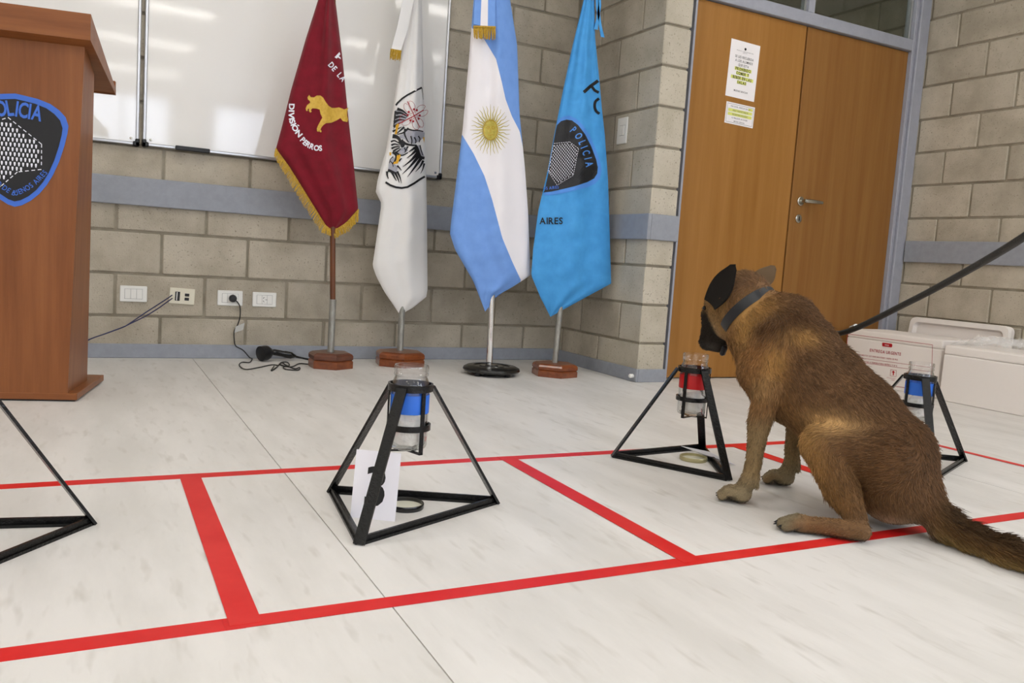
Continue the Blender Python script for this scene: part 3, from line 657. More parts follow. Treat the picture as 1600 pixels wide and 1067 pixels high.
# the two lower edges
f1.R[-2] = (541, 348)
f1.sheet('cloth', 'maroon_cloth'); f1.back_sheet('maroon_cloth')
pole_part(f1.root, 'pole', P1[0], P1[1], .30, 2.20, .0135, 'pole_wood', -.085)
pole_part(f1.root, 'pole_sleeve', P1[0], P1[1], .055, .335, .0165, 'pole_metal')
hex_base(f1.root, P1[0] + .002, P1[1], .112, .076, 0.52, 'base_wood', 'base_wood_dark', .52)
MB().lathe([(.0, 0), (.018, .01), (.024, .04), (.012, .08), (0, .12)], 12, Matrix.Translation((P1[0] - .085, P1[1], 2.19))).build('finial', 'gold_print', f1.root, smooth=True, world=True)
# fringe: every strand a thin twisted cord, in two rows along the hem
fr = MB(); hem = [(431, 233), (452, 262), (478, 304), (508, 352), (520, 362), (541, 349), (560, 328)]; tip = [(429, 244), (445, 272), (470, 315), (502, 363), (524, 372), (545, 361), (560.5, 344)]
hem_i = lambda k, A: np.array([np.interp(k, range(len(A)), [p[0] for p in A]), np.interp(k, range(len(A)), [p[1] for p in A])])
def hem_pt(uv, y): return on_y(uv[0], uv[1], y)
for k in np.linspace(0, 6, 150):
    a = hem_i(k, hem); b = hem_i(k, tip) + RNG.normal(0, .7, 2); a = a + (a - b) * .08
    y0 = f1.Y - f1.depth(min(max(a[0], 432), 559), min(a[1], 358)) - .002
    p0 = hem_pt(a, y0); p1 = hem_pt(b, y0 - .003 + RNG.normal(0, .002)); fr.tube([p0, p0 * .5 + p1 * .5 + RNG.normal(0, .0012, 3), p1], [.0026, .0024, .0017], 5)
fr.build('fringe', 'gold_thread', f1.root, smooth=True, world=True)['kind'] = 'stuff'
hb = MB(); ks = np.linspace(0, 6, 60); vs = []
for k in ks:
    a = hem_i(k, hem); b = hem_i(k, tip); d = (a - b) / np.hypot(*(a - b)); y0 = f1.Y - f1.depth(min(max(a[0], 432), 559), min(a[1], 358)) - .003
    vs += [hem_pt(a + d * 2, y0), hem_pt(a - d * 3, y0)]
hb.add(vs, [(2 * i, 2 * i + 1, 2 * i + 3, 2 * i + 2) for i in range(len(ks) - 1)]).build('fringe_braid', 'gold_thread', f1.root, world=True)
Z = lambda a, b: (430 + a / 5.93, 70 + b / 5.93)
F = Flat(); F.poly([Z(*q) for q in ((315, 465), (330, 485), (360, 487), (385, 470), (420, 470), (445, 490), (465, 525), (495, 565), (525, 585), (560, 585), (590, 580), (620, 590), (640, 598), (662, 590), (680, 582), (668, 610), (665, 650), (676, 690), (668, 716), (640, 710), (625, 705), (605, 678), (570, 700), (520, 722), (470, 726), (445, 745), (428, 765), (420, 785), (430, 800), (425, 812), (412, 806), (405, 790), (402, 806), (388, 800), (386, 775), (398, 745), (420, 705), (437, 675), (420, 640), (412, 600), (380, 590), (345, 588), (330, 605), (338, 618), (325, 628), (312, 612), (315, 590), (300, 595), (302, 612), (288, 612), (282, 590), (295, 560), (325, 535), (320, 520), (303, 505), (300, 485))])
f1.art(F, 'dog_emblem', 'gold_print')
F = Flat().stroke([Z(205, 742), Z(222, 752)], 1.6).arc_text('DIVISION', [Z(*q) for q in ((130, 545), (128, 600), (125, 660), (135, 715), (158, 775), (190, 825), (218, 860))], 8.2, bold=.04, sx=1.25)
f1.art(F, 'lettering', 'print_white', stuff=True)
F = Flat().arc_text('PERROS', [Z(*q) for q in ((228, 885), (265, 925), (310, 955), (360, 976), (400, 983), (436, 980))], 8.2, bold=.04, sx=1.25)
f1.art(F, 'lettering', 'print_white', stuff=True)
F = Flat().text('DE', *Z(488, 188), -.86, 8.6, bold=.03, sx=.85).text('LA', *Z(570, 285), -.86, 8.6, bold=.03, sx=.8)
F.poly([Z(*q) for q in ((550, 115), (570, 128), (604, 88), (596, 66))]).poly([Z(*q) for q in ((575, 112), (583, 100), (606, 118), (608, 134))])
f1.art(F, 'lettering', 'print_white', stuff=True)
# --- white flag
P2 = (1.150, -.215)
f2 = Flag('white_flag', 'white flag with a black outlined eagle shield, on a grey pole', P2, -.215,
    [(650, -130), (645, -40), (640, 0), (625, 90), (614, 170), (603, 235), (590, 280), (587, 300), (596, 318), (590, 360), (582, 415), (588, 432), (600, 455), (625, 492)],
    [(656, -130), (658, -40), (659, 0), (662, 140), (665, 230), (667, 330), (668, 452), (666, 464), (645, 481), (625, 492)], 2.2,
    folds=((.010, 1.2, .3, .2), (.005, 2.7, .1, .5)), wr=.004)
f2.sheet('cloth', 'white_cloth', ny=110); f2.back_sheet('white_cloth')
pole_part(f2.root, 'pole', P2[0], P2[1], .055, 2.20, .0165, 'pole_metal', -.01)
hex_base(f2.root, P2[0] - .005, P2[1] - .02, .135, .074, .35, 'base_wood', 'base_wood', .5)
MB().lathe([(.0, 0), (.018, .01), (.024, .04), (.012, .08), (0, .12)], 12, Matrix.Translation((P2[0] - .01, P2[1], 2.19))).build('finial', 'chrome', f2.root, smooth=True, world=True)
def strip(pts, wd, th=.003):
    """a ribbon: centre line points (world), width along world x"""
    vs = []; fs = []
    for p, w_ in zip(pts, wd):
        p = np.array(p); vs += [p + (-w_ / 2, 0, 0), p + (w_ / 2, 0, 0), p + (w_ / 2, th, 0), p + (-w_ / 2, th, 0)]
    for i in range(len(pts) - 1):
        for j in range(4): fs.append((i * 4 + j, i * 4 + (j + 1) % 4, i * 4 + 4 + (j + 1) % 4, i * 4 + 4 + j))
    fs += [(3, 2, 1, 0), tuple(len(vs) - 4 + j for j in range(4))]; return MB().add(vs, fs)
def fringe(pts0, pts1, n, r=.0022):
    m = MB()
    for k in np.linspace(0, 1, n):
        a = np.array(pts0[0]) * (1 - k) + np.array(pts0[1]) * k; b = np.array(pts1[0]) * (1 - k) + np.array(pts1[1]) * k + RNG.normal(0, .003, 3); m.tube([a, (a + b) / 2 + RNG.normal(0, .0015, 3), b], [r, r, r * .7], 5)
    return m
Yr = -.215 - .058
rb = strip([on_y(641, -60, Yr), on_y(638, 0, Yr), on_y(630, 40, Yr), on_y(618.5, 80, Yr)], [.05, .055, .055, .05]).build('ribbon', 'white_cloth', f2.root, world=True)
fringe((on_y(611, 76, Yr - .002), on_y(627, 79, Yr - .002)), (on_y(609, 92, Yr), on_y(624, 94, Yr)), 22).build('ribbon_fringe', 'gold_thread', rb, smooth=True, world=True)['kind'] = 'stuff'
S = lambda a, b: (585 + a / 5.62, 120 + b / 5.62)
shield = [(188, 250), (205, 228), (245, 190), (290, 160), (350, 128), (416, 95)]
F = Flat().stroke([S(*q) for q in shield], 2.8).stroke([S(416, 95), S(424, 150), S(428, 200)], 1.0, .5).stroke([S(*q) for q in ((98, 925), (140, 952), (190, 970), (240, 976), (290, 968), (350, 935), (400, 900), (443, 875))], 3.2)
# outer feathers, wings, claws: black shapes
for pts, w0, w1 in (
    (((200, 282), (250, 300), (300, 340)), 3.4, .8), (((190, 320), (235, 318), (290, 350)), 3.6, .8), (((180, 360), (225, 348), (280, 362)), 3.4, .8), (((172, 400), (215, 378), (265, 380)), 3.2, .8), (((168, 440), (205, 415), (240, 400)), 2.6, .7),
    (((160, 480), (200, 460), (240, 440)), 2.2, .7), (((185, 300), (178, 360), (170, 430)), 2.0, 1.2), (((262, 440), (230, 470), (195, 498)), 2.4, 1), (((300, 450), (255, 490), (200, 505)), 2.2, 1),
    (((160, 520), (200, 530), (228, 560)), 4.5, 3), (((228, 560), (250, 600), (232, 612)), 6, 3), (((250, 570), (280, 590), (330, 600), (370, 600)), 3, 1.6), (((270, 455), (265, 500), (280, 540), (300, 575)), 2.2, 1.2), (((320, 520), (330, 560), (325, 590)), 1.6, 1), (((350, 530), (365, 560), (360, 585)), 1.6, 1), (((385, 520), (400, 545), (392, 575)), 1.4, 1),
    (((300, 460), (340, 470), (380, 470), (430, 480)), 1.6, 1.2),
    (((145, 570), (175, 560), (215, 580)), 2, 1), (((148, 600), (180, 590), (220, 600)), 2.2, 1), (((150, 630), (185, 615), (225, 612)), 2.2, 1), (((165, 655), (195, 635), (225, 622)), 2.2, 1), (((185, 668), (210, 650), (235, 630)), 1.8, .8),
    (((295, 610), (280, 640), (265, 665)), 1.6, 1), (((180, 660), (240, 690), (295, 665)), 2, 1.2), (((265, 620), (275, 660)), 1.4, 1),
    (((380, 610), (330, 640), (300, 660)), 3.2, .6), (((372, 640), (330, 680), (285, 715)), 3.2, .5), (((380, 670), (320, 735), (250, 790)), 3.6, .5), (((395, 690), (320, 780), (245, 855)), 3.6, .5), (((410, 715), (350, 800), (290, 880)), 3.4, .5), (((430, 735), (400, 790), (360, 835)), 2.6, .4), (((438, 760), (425, 810), (405, 850)), 2, .4),
    (((355, 610), (375, 640), (390, 680), (405, 705), (440, 715)), 4.6, 3.2), (((400, 600), (412, 650), (425, 690)), 1.4, 1),
    (((160, 660), (190, 690), (180, 740), (160, 760)), 2.6, 1.6), (((215, 740), (240, 715)), 2, 1), (((195, 700), (215, 690), (228, 700)), 2.2, 1.2),
    (((118, 820), (150, 830), (195, 850)), 3.2, 2), (((150, 830), (175, 880), (195, 915)), 2.6, .6), (((180, 840), (205, 890), (218, 930)), 2.6, .6), (((200, 830), (225, 885), (238, 935)), 2.4, .5), (((200, 780), (220, 800), (238, 822)), 2, .8), (((112, 830), (112, 860), (122, 895)), 2.8, 1), (((140, 740), (160, 765), (165, 790)), 1, .8), (((165, 700), (140, 725), (130, 760)), 1.0, .8)):
    F.stroke(smooth_path([S(*q) for q in pts], 4), w0 * 1.5, w1 * 1.3)
f2.art(F, 'eagle_outline', 'print_black', stuff=True, off=.0032, maxlen=9)
G = Flat(); G.poly([S(*q) for q in ((270, 470), (310, 465), (360, 470), (410, 475), (440, 490), (438, 530), (400, 560), (350, 590), (300, 580), (265, 545), (225, 540), (215, 515), (250, 505))]); G.poly([S(*q) for q in ((185, 290), (240, 300), (300, 340), (270, 380), (200, 420), (165, 470), (170, 400))]); G.poly([S(*q) for q in ((375, 605), (395, 600), (415, 640), (440, 700), (440, 720), (400, 715), (385, 670))]); G.poly([S(*q) for q in ((140, 730), (170, 705), (188, 730), (170, 760), (205, 790), (195, 850), (120, 820), (125, 770))]); G.poly([S(*q) for q in ((215, 640), (285, 610), (295, 650), (250, 680), (210, 670))])
f2.art(G, 'eagle_plumage', 'print_grey', stuff=True, off=.0024, maxlen=6)
Yl = Flat(); Yl.poly([S(*q) for q in ((185, 430), (205, 408), (218, 420), (208, 450), (195, 505), (178, 505), (188, 460))]); Yl.poly([S(*q) for q in ((198, 690), (228, 680), (230, 700), (205, 760), (165, 768), (170, 748), (192, 742))]); Yl.poly([S(*q) for q in ((134, 660), (150, 665), (146, 690), (134, 690))]); Yl.poly([S(*q) for q in ((425, 530), (440, 530), (438, 580))])
f2.art(Yl, 'eagle_beak_and_claws', 'print_yellow', stuff=True, off=.0042, maxlen=6)
Rd = Flat(); Rd.stroke([S(290, 215), S(345, 330), S(400, 448)], 1.2, 1.2).stroke([S(215, 412), S(345, 345), S(435, 290)], 1.5, 1.5)
for cx, cy, a in ((345, 338, -2.03), (345, 338, -.50), (345, 338, 1.12), (345, 338, 2.66)):
    for sgn in (-1, 1):
        d = np.array((math.cos(a), math.sin(a))); q = np.array((-d[1], d[0])) * sgn; c = np.array((cx, cy))
        pts = [c + d * 20 + q * 6, c + d * 35 + q * 28, c + d * 75 + q * 48, c + d * 112 + q * 42, c + d * 128 + q * 20, c + d * 105 + q * 8]
        Rd.stroke(smooth_path([S(*p) for p in pts], 5), .55); Rd.disc(S(*(c + d * 46 + q * 26)), 1.7)
f2.art(Rd, 'red_cross', 'print_red', stuff=True, off=.005, maxlen=7)
# --- Argentine flag
P3 = (1.512, -.55)
f3 = Flag('striped_flag', 'light blue and white striped flag with a gold sun, on a chrome pole', P3, -.55,
    [(765, -130), (746, -40), (740, 0), (732, 100), (723, 200), (712, 290), (705, 345), (703, 365), (711, 390), (740, 440), (758, 487)],
    [(776, -130), (792, -40), (797, 0), (808, 70), (812, 180), (820, 260), (825, 330), (829, 430), (800, 449), (776, 462), (758, 487)], 2.2,
    folds=((.014, 1.4, .15, .25), (.006, 2.9, .6, -.3)), wr=.003)
b1p = np.array([(733, 40), (745, 50), (757, 62), (775, 92), (784, 128), (790, 155), (800, 182), (812, 205), (816, 225), (829, 300)]); b2p = np.array([(705, 190), (723, 212), (740, 240), (757, 275), (769, 312), (785, 372), (800, 408), (815, 440), (840, 480)])
B1 = lambda v: np.interp(v, b1p[:, 1], b1p[:, 0]) if v > 40 else -1e3
B2 = lambda v: np.interp(v, b2p[:, 1], b2p[:, 0]) if v > 190 else -1e3
f3.sheet('blue_stripe', 'arg_blue', lo=B1, v1=235); f3.sheet('white_stripe', 'arg_white', lo=B2, hi=B1, v0=40, v1=448, ny=110); f3.sheet('blue_stripe', 'arg_blue', hi=B2, v0=190); f3.back_sheet('arg_blue')
pole_part(f3.root, 'pole', P3[0], P3[1], .045, 2.20, .0165, 'chrome', -.06)
MB().lathe([(.0, .052), (.03, .052), (.034, .046), (.06, .047), (.064, .042), (.09, .043), (.094, .047), (.125, .045), (.142, .036), (.146, .026), (.140, .017), (.11, .013), (0, .013)], 48, Matrix.Translation((P3[0] + .004, P3[1] - .02, 0))).build('base', 'cast_iron', f3.root, smooth=True, world=True)
for i in range(4):
    a = .5 + i * math.pi / 2; MB().lathe([(0, 0), (.013, 0), (.015, .004), (.015, .016), (0, .016)], 12, Matrix.Translation((P3[0] + .105 * math.cos(a), P3[1] - .02 + .105 * math.sin(a), 0))).build('foot', 'black_plastic', f3.root, world=True)
MB().lathe([(.0, 0), (.018, .01), (.024, .04), (.012, .08), (0, .12)], 12, Matrix.Translation((P3[0] - .06, P3[1], 2.19))).build('finial', 'chrome', f3.root, smooth=True, world=True)
F = Flat(); sc = (766.5, 203)
for i in range(32):
    a = 2 * math.pi * i / 32; ca, sa = math.cos(a), math.sin(a); q = np.array((-sa * .8, ca)); d = np.array((ca * .8, sa))
    if i % 2: F.stroke([np.array(sc) + d * r + q * .9 * math.sin((r - 16) * .5) for r in np.linspace(15.5, 38, 10)], 1.7, .5)
    else: F.stroke([np.array(sc) + d * r for r in np.linspace(15.5, 40, 5)], 1.9, .3)
f3.art(F, 'sun_rays', 'sun_gold', stuff=True, off=.003)
sd = f3.art(Flat().disc(sc, 12, 16.5, 28), 'sun_disc', 'sun_gold', off=.004, maxlen=5)
F = Flat().ring((sc[0] - 4, sc[1] - 3.5), 2.2, .9, 10).ring((sc[0] + 4, sc[1] - 3.5), 2.2, .9, 10).stroke([(sc[0], sc[1] - 3), (sc[0] - 1, sc[1] + 3), (sc[0] + 1.2, sc[1] + 3.5)], .8).stroke([(sc[0] - 4, sc[1] + 7), (sc[0], sc[1] + 8.3), (sc[0] + 4, sc[1] + 7)], 1).ring(sc, 11, 1.0, 26, ry=15.3)
f3.art(F, 'sun_face', 'gold_thread', sd, off=.0065, maxlen=5, stuff=True)
Yr = -.55 - .075
rb = strip([on_y(762, -70, Yr), on_y(758, 0, Yr), on_y(757.5, 41, Yr)], [.085, .105, .115]).build('ribbon', 'arg_blue', f3.root, world=True)
strip([on_y(761, -70, Yr - .002), on_y(757.5, 0, Yr - .002), on_y(756.5, 41, Yr - .002)], [.03, .034, .038], .002).build('ribbon_stripe', 'arg_white', rb, world=True)
fringe((on_y(740, 40, Yr - .003), on_y(774, 41, Yr - .003)), (on_y(741, 60, Yr - .004), on_y(773, 62, Yr - .004)), 44).build('ribbon_fringe', 'gold_thread', rb, smooth=True, world=True)['kind'] = 'stuff'
MB().tube([on_y(740, 42, Yr - .004), on_y(757, 42, Yr - .006), on_y(774, 43, Yr - .004)], .005, 8).build('ribbon_braid', 'gold_thread', rb, smooth=True, world=True)
# --- light blue police flag
P4 = (1.862, -.60)
f4 = Flag('light_blue_flag', 'bright light blue flag with a black police badge, nearest the doors', P4, -.60,
    [(924, -130), (919, -40), (912, 0), (895, 70), (880, 140), (868, 200), (855, 270), (841, 330), (833, 390), (830, 430), (845, 466), (860, 495)],
    [(928, -130), (928, -40), (929, 0), (930, 60), (937, 130), (941, 175), (945, 210), (950, 280), (952, 340), (955, 443), (907, 469), (860, 495)], 2.2,
    folds=((.012, 1.3, .45, .3), (.006, 3.1, .2, .4)), wr=.006)
f4.sheet('cloth', 'sky_cloth', ny=110, nx=26); f4.back_sheet('sky_cloth')
pole_part(f4.root, 'pole', P4[0] + .005, P4[1], .055, 2.20, .015, 'pole_metal', .06)
hex_base(f4.root, P4[0] + .0, P4[1] - .012, .122, .066, .30, 'base_wood', 'base_wood', .5)
MB().lathe([(.0, 0), (.018, .01), (.024, .04), (.012, .08), (0, .12)], 12, Matrix.Translation((P4[0] + .065, P4[1], 2.19))).build('finial', 'chrome', f4.root, smooth=True, world=True)
V = lambda a, b: (840 + a / 4.1, 110 + b / 4.1)
out = [(110, 350), (130, 318), (165, 295), (205, 290), (245, 308), (290, 350), (335, 420), (375, 510), (402, 590), (410, 640), (400, 690), (370, 725), (320, 748), (250, 765), (170, 785), (90, 798), (38, 800)]
inn = [(112, 375), (125, 350), (150, 325), (185, 315), (220, 320), (260, 350), (305, 410), (345, 490), (375, 570), (386, 620), (382, 660), (362, 692), (320, 715), (250, 738), (170, 758), (90, 775), (36, 782)]
left = [(40, 800), (58, 720), (80, 600), (100, 480)]
q4 = lambda pts: [(max(V(*p)[0], f4.Lu(V(*p)[1]) + 1.0), V(*p)[1]) for p in pts]
f4.art(Flat().poly(q4(out + [(40, 795), (60, 700), (80, 590), (98, 470)])), 'badge', 'emblem_blue_soft', off=.002, maxlen=6)
f4.art(Flat().poly(q4(inn + [(45, 770), (62, 690), (82, 590), (100, 470)])), 'badge_field', 'emblem_black', off=.0035, maxlen=6)
mp4 = q4([(105, 468), (205, 458), (262, 500), (228, 672), (125, 735), (64, 645), (82, 560)])
F = map_marks(mp4, 4.0, 2.7, 1.2, 1.1, -.18); dashes(F, mp4, 2.2, 1.4, .7); f4.art(F, 'map_marks', 'print_white', off=.005, maxlen=None, stuff=True)
F = Flat().arc_text('POLICIA', [V(*p) for p in ((206, 390), (240, 425), (265, 470), (285, 520), (300, 565), (312, 620))], 11.5, bold=.02, sx=.62); f4.art(F, 'lettering', 'emblem_blue_soft', off=.005, stuff=True)
F = Flat().text('OS AIRES', *V(36, 766), .10, 4.6, bold=.015, sx=.8); f4.art(F, 'lettering', 'emblem_blue', off=.005, stuff=True)
F = Flat().text('AIRES', *V(12, 984), 0.0, 10.2, bold=.02, sx=.92, gap=.1); f4.art(F, 'lettering', 'print_black', off=.003, stuff=True)
F = Flat().stroke([V(296, 140), V(340, 100), V(388, 66)], 5.0).stroke([V(345, 100), V(366, 128), V(392, 142)], 4.2).stroke(smooth_path([V(394, 180), V(372, 198), V(366, 228), V(374, 258), V(396, 278)], 5), 4.2); f4.art(F, 'lettering', 'print_black', off=.003, stuff=True)
Yr = -.60 - .02
for (pts, nm) in (([(932, -20), (934, 12), (938, 40), (942, 58)], 'ribbon'), ([(936, -20), (937, 8), (934, 30), (931, 46)], 'ribbon')):
    strip([on_y(u, v, Yr) for u, v in pts], [.016, .018, .016, .022]).build(nm, 'sky_cloth', f4.root, world=True)
# ================================================================== JAR STANDS
RB = .243
def make_stand(label, xy, corners, turn):
    t = empty('jar_stand', (xy[0], xy[1], 0), 0, label, 'stand', 'black steel jar stands')
    C3 = [Vector((x - xy[0], y - xy[1], 0)) for x, y in corners]
    for i in range(3):
        a, b = C3[i], C3[(i + 1) % 3]; d = (b - a).normalized(); m = ((a + b) / 2).normalized()
        g = MB().bar(a + d * .008 + Vector((0, 0, .003)) - m * .006, b - d * .008 + Vector((0, 0, .003)) - m * .006, .020, .006); g.bar(a + d * .012 + Vector((0, 0, .011)) - m * .003, b - d * .012 + Vector((0, 0, .011)) - m * .003, .006, .012)
        g.build('base_bar', 'black_steel', t)
    for c in C3:
        r = c.normalized(); up = (r * .291 + Vector((0, 0, c.length - .05))).normalized()
        MB().bar(c + Vector((0, 0, .002)) - r * .004, r * .052 + Vector((0, 0, .290)), .024, .006, up).build('leg', 'black_steel', t)
    ring = lambda R_, z0, z1: MB().lathe([(R_ - .0045, z0), (R_, z0), (R_, z1), (R_ - .0045, z1)], 36, None, True)
    ring(.0505, .281, .297).build('top_ring', 'black_steel', t, smooth=True); ring(.0495, .193, .206).build('lower_ring', 'black_steel', t, smooth=True)
    for k, a in enumerate((-1.25, .9, 2.95)):
        a += turn; e = Vector((math.cos(a), math.sin(a), 0)); MB().bar(e * .0475 + Vector((0, 0, .283)), e * .0475 + Vector((0, 0, .142)), .010, .003, e).build('strap', 'black_steel', t)
        MB().bar(e * .049 + Vector((0, 0, .1435)), Vector((0, 0, .1435)) - e * .002, .010, .003).build('strap_foot', 'black_steel', t)
    return t
def make_jar(label, tape, group='glass jars held in the stands'):
    t = empty('glass_jar', (0, 0, 0), 0, label, 'jar', group)
    o = [(0, 0), (.034, 0), (.040, .003), (.0425, .009), (.0427, .13), (.0420, .145), (.0385, .156), (.0365, .160), (.0365, .164), (.0385, .166), (.0385, .170), (.0370, .172), (.0385, .176), (.0388, .184), (.0375, .188)]
    i = [(.0350, .188), (.0345, .176), (.0340, .162), (.0385, .146), (.0397, .13), (.0395, .012), (.036, .007), (0, .006)]
    MB().lathe(o + i, 40).build('glass', 'glass', t, smooth=True)
    MB().lathe([(.0432, .082), (.0436, .083), (.0436, .123), (.0432, .124)], 40, None, True).build('tape_band', tape, t, smooth=True)
    return t
def wad_mesh():
    bm = bmesh.new(); bmesh.ops.create_icosphere(bm, subdivisions=4, radius=1)
    for v in bm.verts:
        d = v.co.normalized(); f = .82 + .10 * math.sin(5 * d.x + 7 * d.z + 1) * math.cos(6 * d.y - 4 * d.z) + .08 * math.sin(13 * d.x * d.y + 9 * d.z)
        z = d.z * f; rr = math.hypot(d.x, d.y); q = min(1.15 * f * (rr ** .6), .98) / max(rr, 1e-5)
        v.co = Vector((d.x * q * .0375, d.y * q * .0375, .050 + z * .040))
    zmin = min(v.co.z for v in bm.verts)
    for v in bm.verts: v.co.z += .0065 - zmin
    me = bpy.data.meshes.new('cotton_wad'); bm.to_mesh(me); bm.free(); me.polygons.foreach_set('use_smooth', [True] * len(me.polygons)); me.materials.append(MATS['cotton']); return me
jarB = make_jar('', 'tape_blue'); jarR = make_jar('', 'tape_red_jar'); WAD = wad_mesh()
SPOTS = [  # x, y, turn, stand label, jar label, wad label, red?
    ((.338, -2.583), ((.580, -2.578), (.217, -2.389), (.177, -2.766)), 'black steel stand in front, with the number card leaning inside it', 'glass jar with blue tape band in the stand nearest the viewer', 'white cotton inside the jar nearest the viewer', 0, .3),
    ((1.347, -2.335), ((1.530, -2.192), (1.135, -2.231), (1.322, -2.557)), 'black steel stand that the dog is sniffing', 'glass jar with red tape band under the muzzle of the dog', 'white cotton inside the red-banded jar', 1, 1.4),
    ((2.140, -2.520), -7, 'black steel stand behind the back of the dog', 'glass jar with blue tape band behind the back of the dog', 'white cotton inside the jar behind the dog', 0, 2.5),
    ((-.515, -2.577), 20, 'black steel stand cut off by the left edge of the photo', 'glass jar in the stand at the left edge', 'white cotton inside the jar at the left edge', 0, 4.0)]
used = set()
for (xy, rot, sl, jl, wl, red, wr) in SPOTS:
    st = make_stand(sl, xy, rot if isinstance(rot, tuple) else [(xy[0] + RB * math.cos(math.radians(rot + q)), xy[1] + RB * math.sin(math.radians(rot + q))) for q in (0, 120, 240)], {0: 0.0, 1: .55}.get(red, 0))
    src = jarR if red else jarB; key = 'r' if red else 'b'
    jr = src if key not in used else copy_tree(src); used.add(key); jr.location = (xy[0], xy[1], .1495); jr['label'] = jl
    wd = link_mesh('cotton_wad', WAD, None); wd.location = (xy[0], xy[1], .1497); wd.rotation_euler = (0, 0, wr); tag(wd, wl, 'cotton', 'cotton wads in the jars')
# number card
bl = on_z(547, 808); br = on_z(617, 815); ex = (br - bl) / np.linalg.norm(br - bl); wc = np.linalg.norm(br - bl); nb = np.array((-ex[1], ex[0], 0)); upc = np.array((0, 0, 1)) * .985 + nb * .17; upc /= np.linalg.norm(upc)
hc = .149; nf = np.cross(ex, upc)
card = empty('number_card', bl, 0, 'white card with a black number 3 leaning inside the front stand', 'card')
def card_pt(x, y, o): return bl + ex * x + upc * y + nf * o
MB().add([card_pt(x, y, o) for o in (0, -.0012) for x, y in ((0, 0), (wc, 0), (wc, hc), (0, hc))], [(0, 1, 2, 3), (7, 6, 5, 4), (0, 4, 5, 1), (1, 5, 6, 2), (2, 6, 7, 3), (3, 7, 4, 0)]).build('sheet', 'card', card, world=True)
Flat().text('3', wc * .5, .030, 0, .085, False, .012, .95, .1, 'c').build('numeral', 'ink', card, lambda x, y: card_pt(x, y, .0006))
def jar_lid(name, x, y, r, rim, inside, label, tilt=(0, 0)):
    t = empty(name, (x, y, 0), 0, label, 'jar lid', 'jar lids on the floor'); t.rotation_euler = (tilt[0], tilt[1], 0)
    MB().lathe([(r - .0012, 0), (r, .002), (r, .011), (r - .001, .0125), (r - .003, .0125), (r - .003, .003), (0, .003), (0, .0005)][:6] + [(r - .003, .002), (0, .002), (0, 0)], 36).build('rim', rim, t, smooth=True)
    MB().lathe([(0, .002), (r - .0035, .002), (r - .0035, .0045), (0, .0045)], 36).build('liner', inside, t, smooth=True)
    return t
jar_lid('screw_cap', .352, -2.553, .043, 'black_gloss', 'lid_white', 'upturned black-rimmed jar lid beside the number card')
jar_lid('screw_cap', 1.386, -2.320, .043, 'lid_gold', 'lid_white', 'pale jar lid on the floor under the red-banded jar')
# second card lying tilted across the floor
A = [on_z(1064, 697, .034), on_z(1108, 706, .030), on_z(1150, 727, .002), on_z(1121, 719, .001)]
A = [np.array(p) for p in A]; nrm = np.cross(A[1] - A[0], A[3] - A[0]); nrm /= np.linalg.norm(nrm); nrm *= np.sign(nrm[2]); mid0 = A[0] * .5 + A[1] * .5
fc = empty('fallen_card', (1.45, -2.36, 0), 0, 'white plastic-sleeved card fallen askew under the red-banded jar', 'card')
MB().add([p + nrm * o for o in (0, .001) for p in A], [(0, 1, 2, 3), (7, 6, 5, 4), (0, 4, 5, 1), (1, 5, 6, 2), (2, 6, 7, 3), (3, 7, 4, 0)]).build('sheet', 'card', fc, world=True)
bil = lambda x, y: (A[0] * (1 - x) + A[3] * x) * (1 - y) + (A[1] * (1 - x) + A[2] * x) * y + nrm * .0018
Flat().poly([(.35, .1), (.52, .1), (.52, .8), (.35, .8)]).build('numeral', 'ink_grey', fc, bil)
# ================================================================== FOAM BOXES AT THE RIGHT WALL
BX1, BX2 = 3.72, 3.68
b1 = empty('foam_box', (3.9, -1.16, 0), 0, 'white foam box with red URGENT delivery print, beside the door', 'box', 'foam boxes by the right wall')
MB().box2((BX1, -1.470, 0), (4.06, -.852, .262), .006, 2).build('body', 'eps_foam', b1, world=True)
MB().box2((BX1, -1.470, .2625), (4.06, -.852, .312), .008, 2).build('lid', 'eps_foam', b1, world=True)
fx = lambda u, v: tuple(on_x(u, v, BX1 - .0012))
F = Flat(); Lg = Flat(); Wt = Flat(); W = lambda a, b: (1320 + a / 5.714, 490 + b / 5.714)
F.stroke([W(22, 180), W(783, 278)], .7).stroke([W(783, 278), W(770, 690)], .7).stroke([W(22, 180), W(10, 590)], .7).stroke([W(10, 590), W(770, 692)], .7)
F.text('ENTREGA URGENTE', *W(222, 338), -.133, 4.6, bold=.02, sx=.72).text('MEDICAMENTOS QUE DEBEN MANTENER CADENA DE FRIO', *W(105, 370), -.131, 2.3, bold=.01, sx=.66).stroke([W(60, 385), W(760, 480)], .5).text('CONSERVAR A TEMPERATURA ENTRE 2 Y 8 °C', *W(120, 428), -.131, 2.3, bold=.02, sx=.75).stroke([W(60, 425), W(750, 517)], .5)
for x0 in (408, 550):
    y0 = 500 + (x0 - 408) * .13; q = [(x0, y0), (x0 + 52, y0 + 6), (x0 + 50, y0 + 62), (x0 - 2, y0 + 55), (x0, y0)]
    for i in range(4): F.stroke([W(*q[i]), W(*q[i + 1])], .45)
    Lg.poly([W(x0 + 26, y0 + 8), W(x0 + 42, y0 + 28), W(x0 + 31, y0 + 26), W(x0 + 30, y0 + 50), W(x0 + 20, y0 + 49), W(x0 + 21, y0 + 25), W(x0 + 10, y0 + 24)])
F.text('ESTE LADO HACIA', *W(375, 575), -.131, 1.5, sx=.7).text('ARRIBA', *W(415, 595), -.131, 1.5, sx=.7)
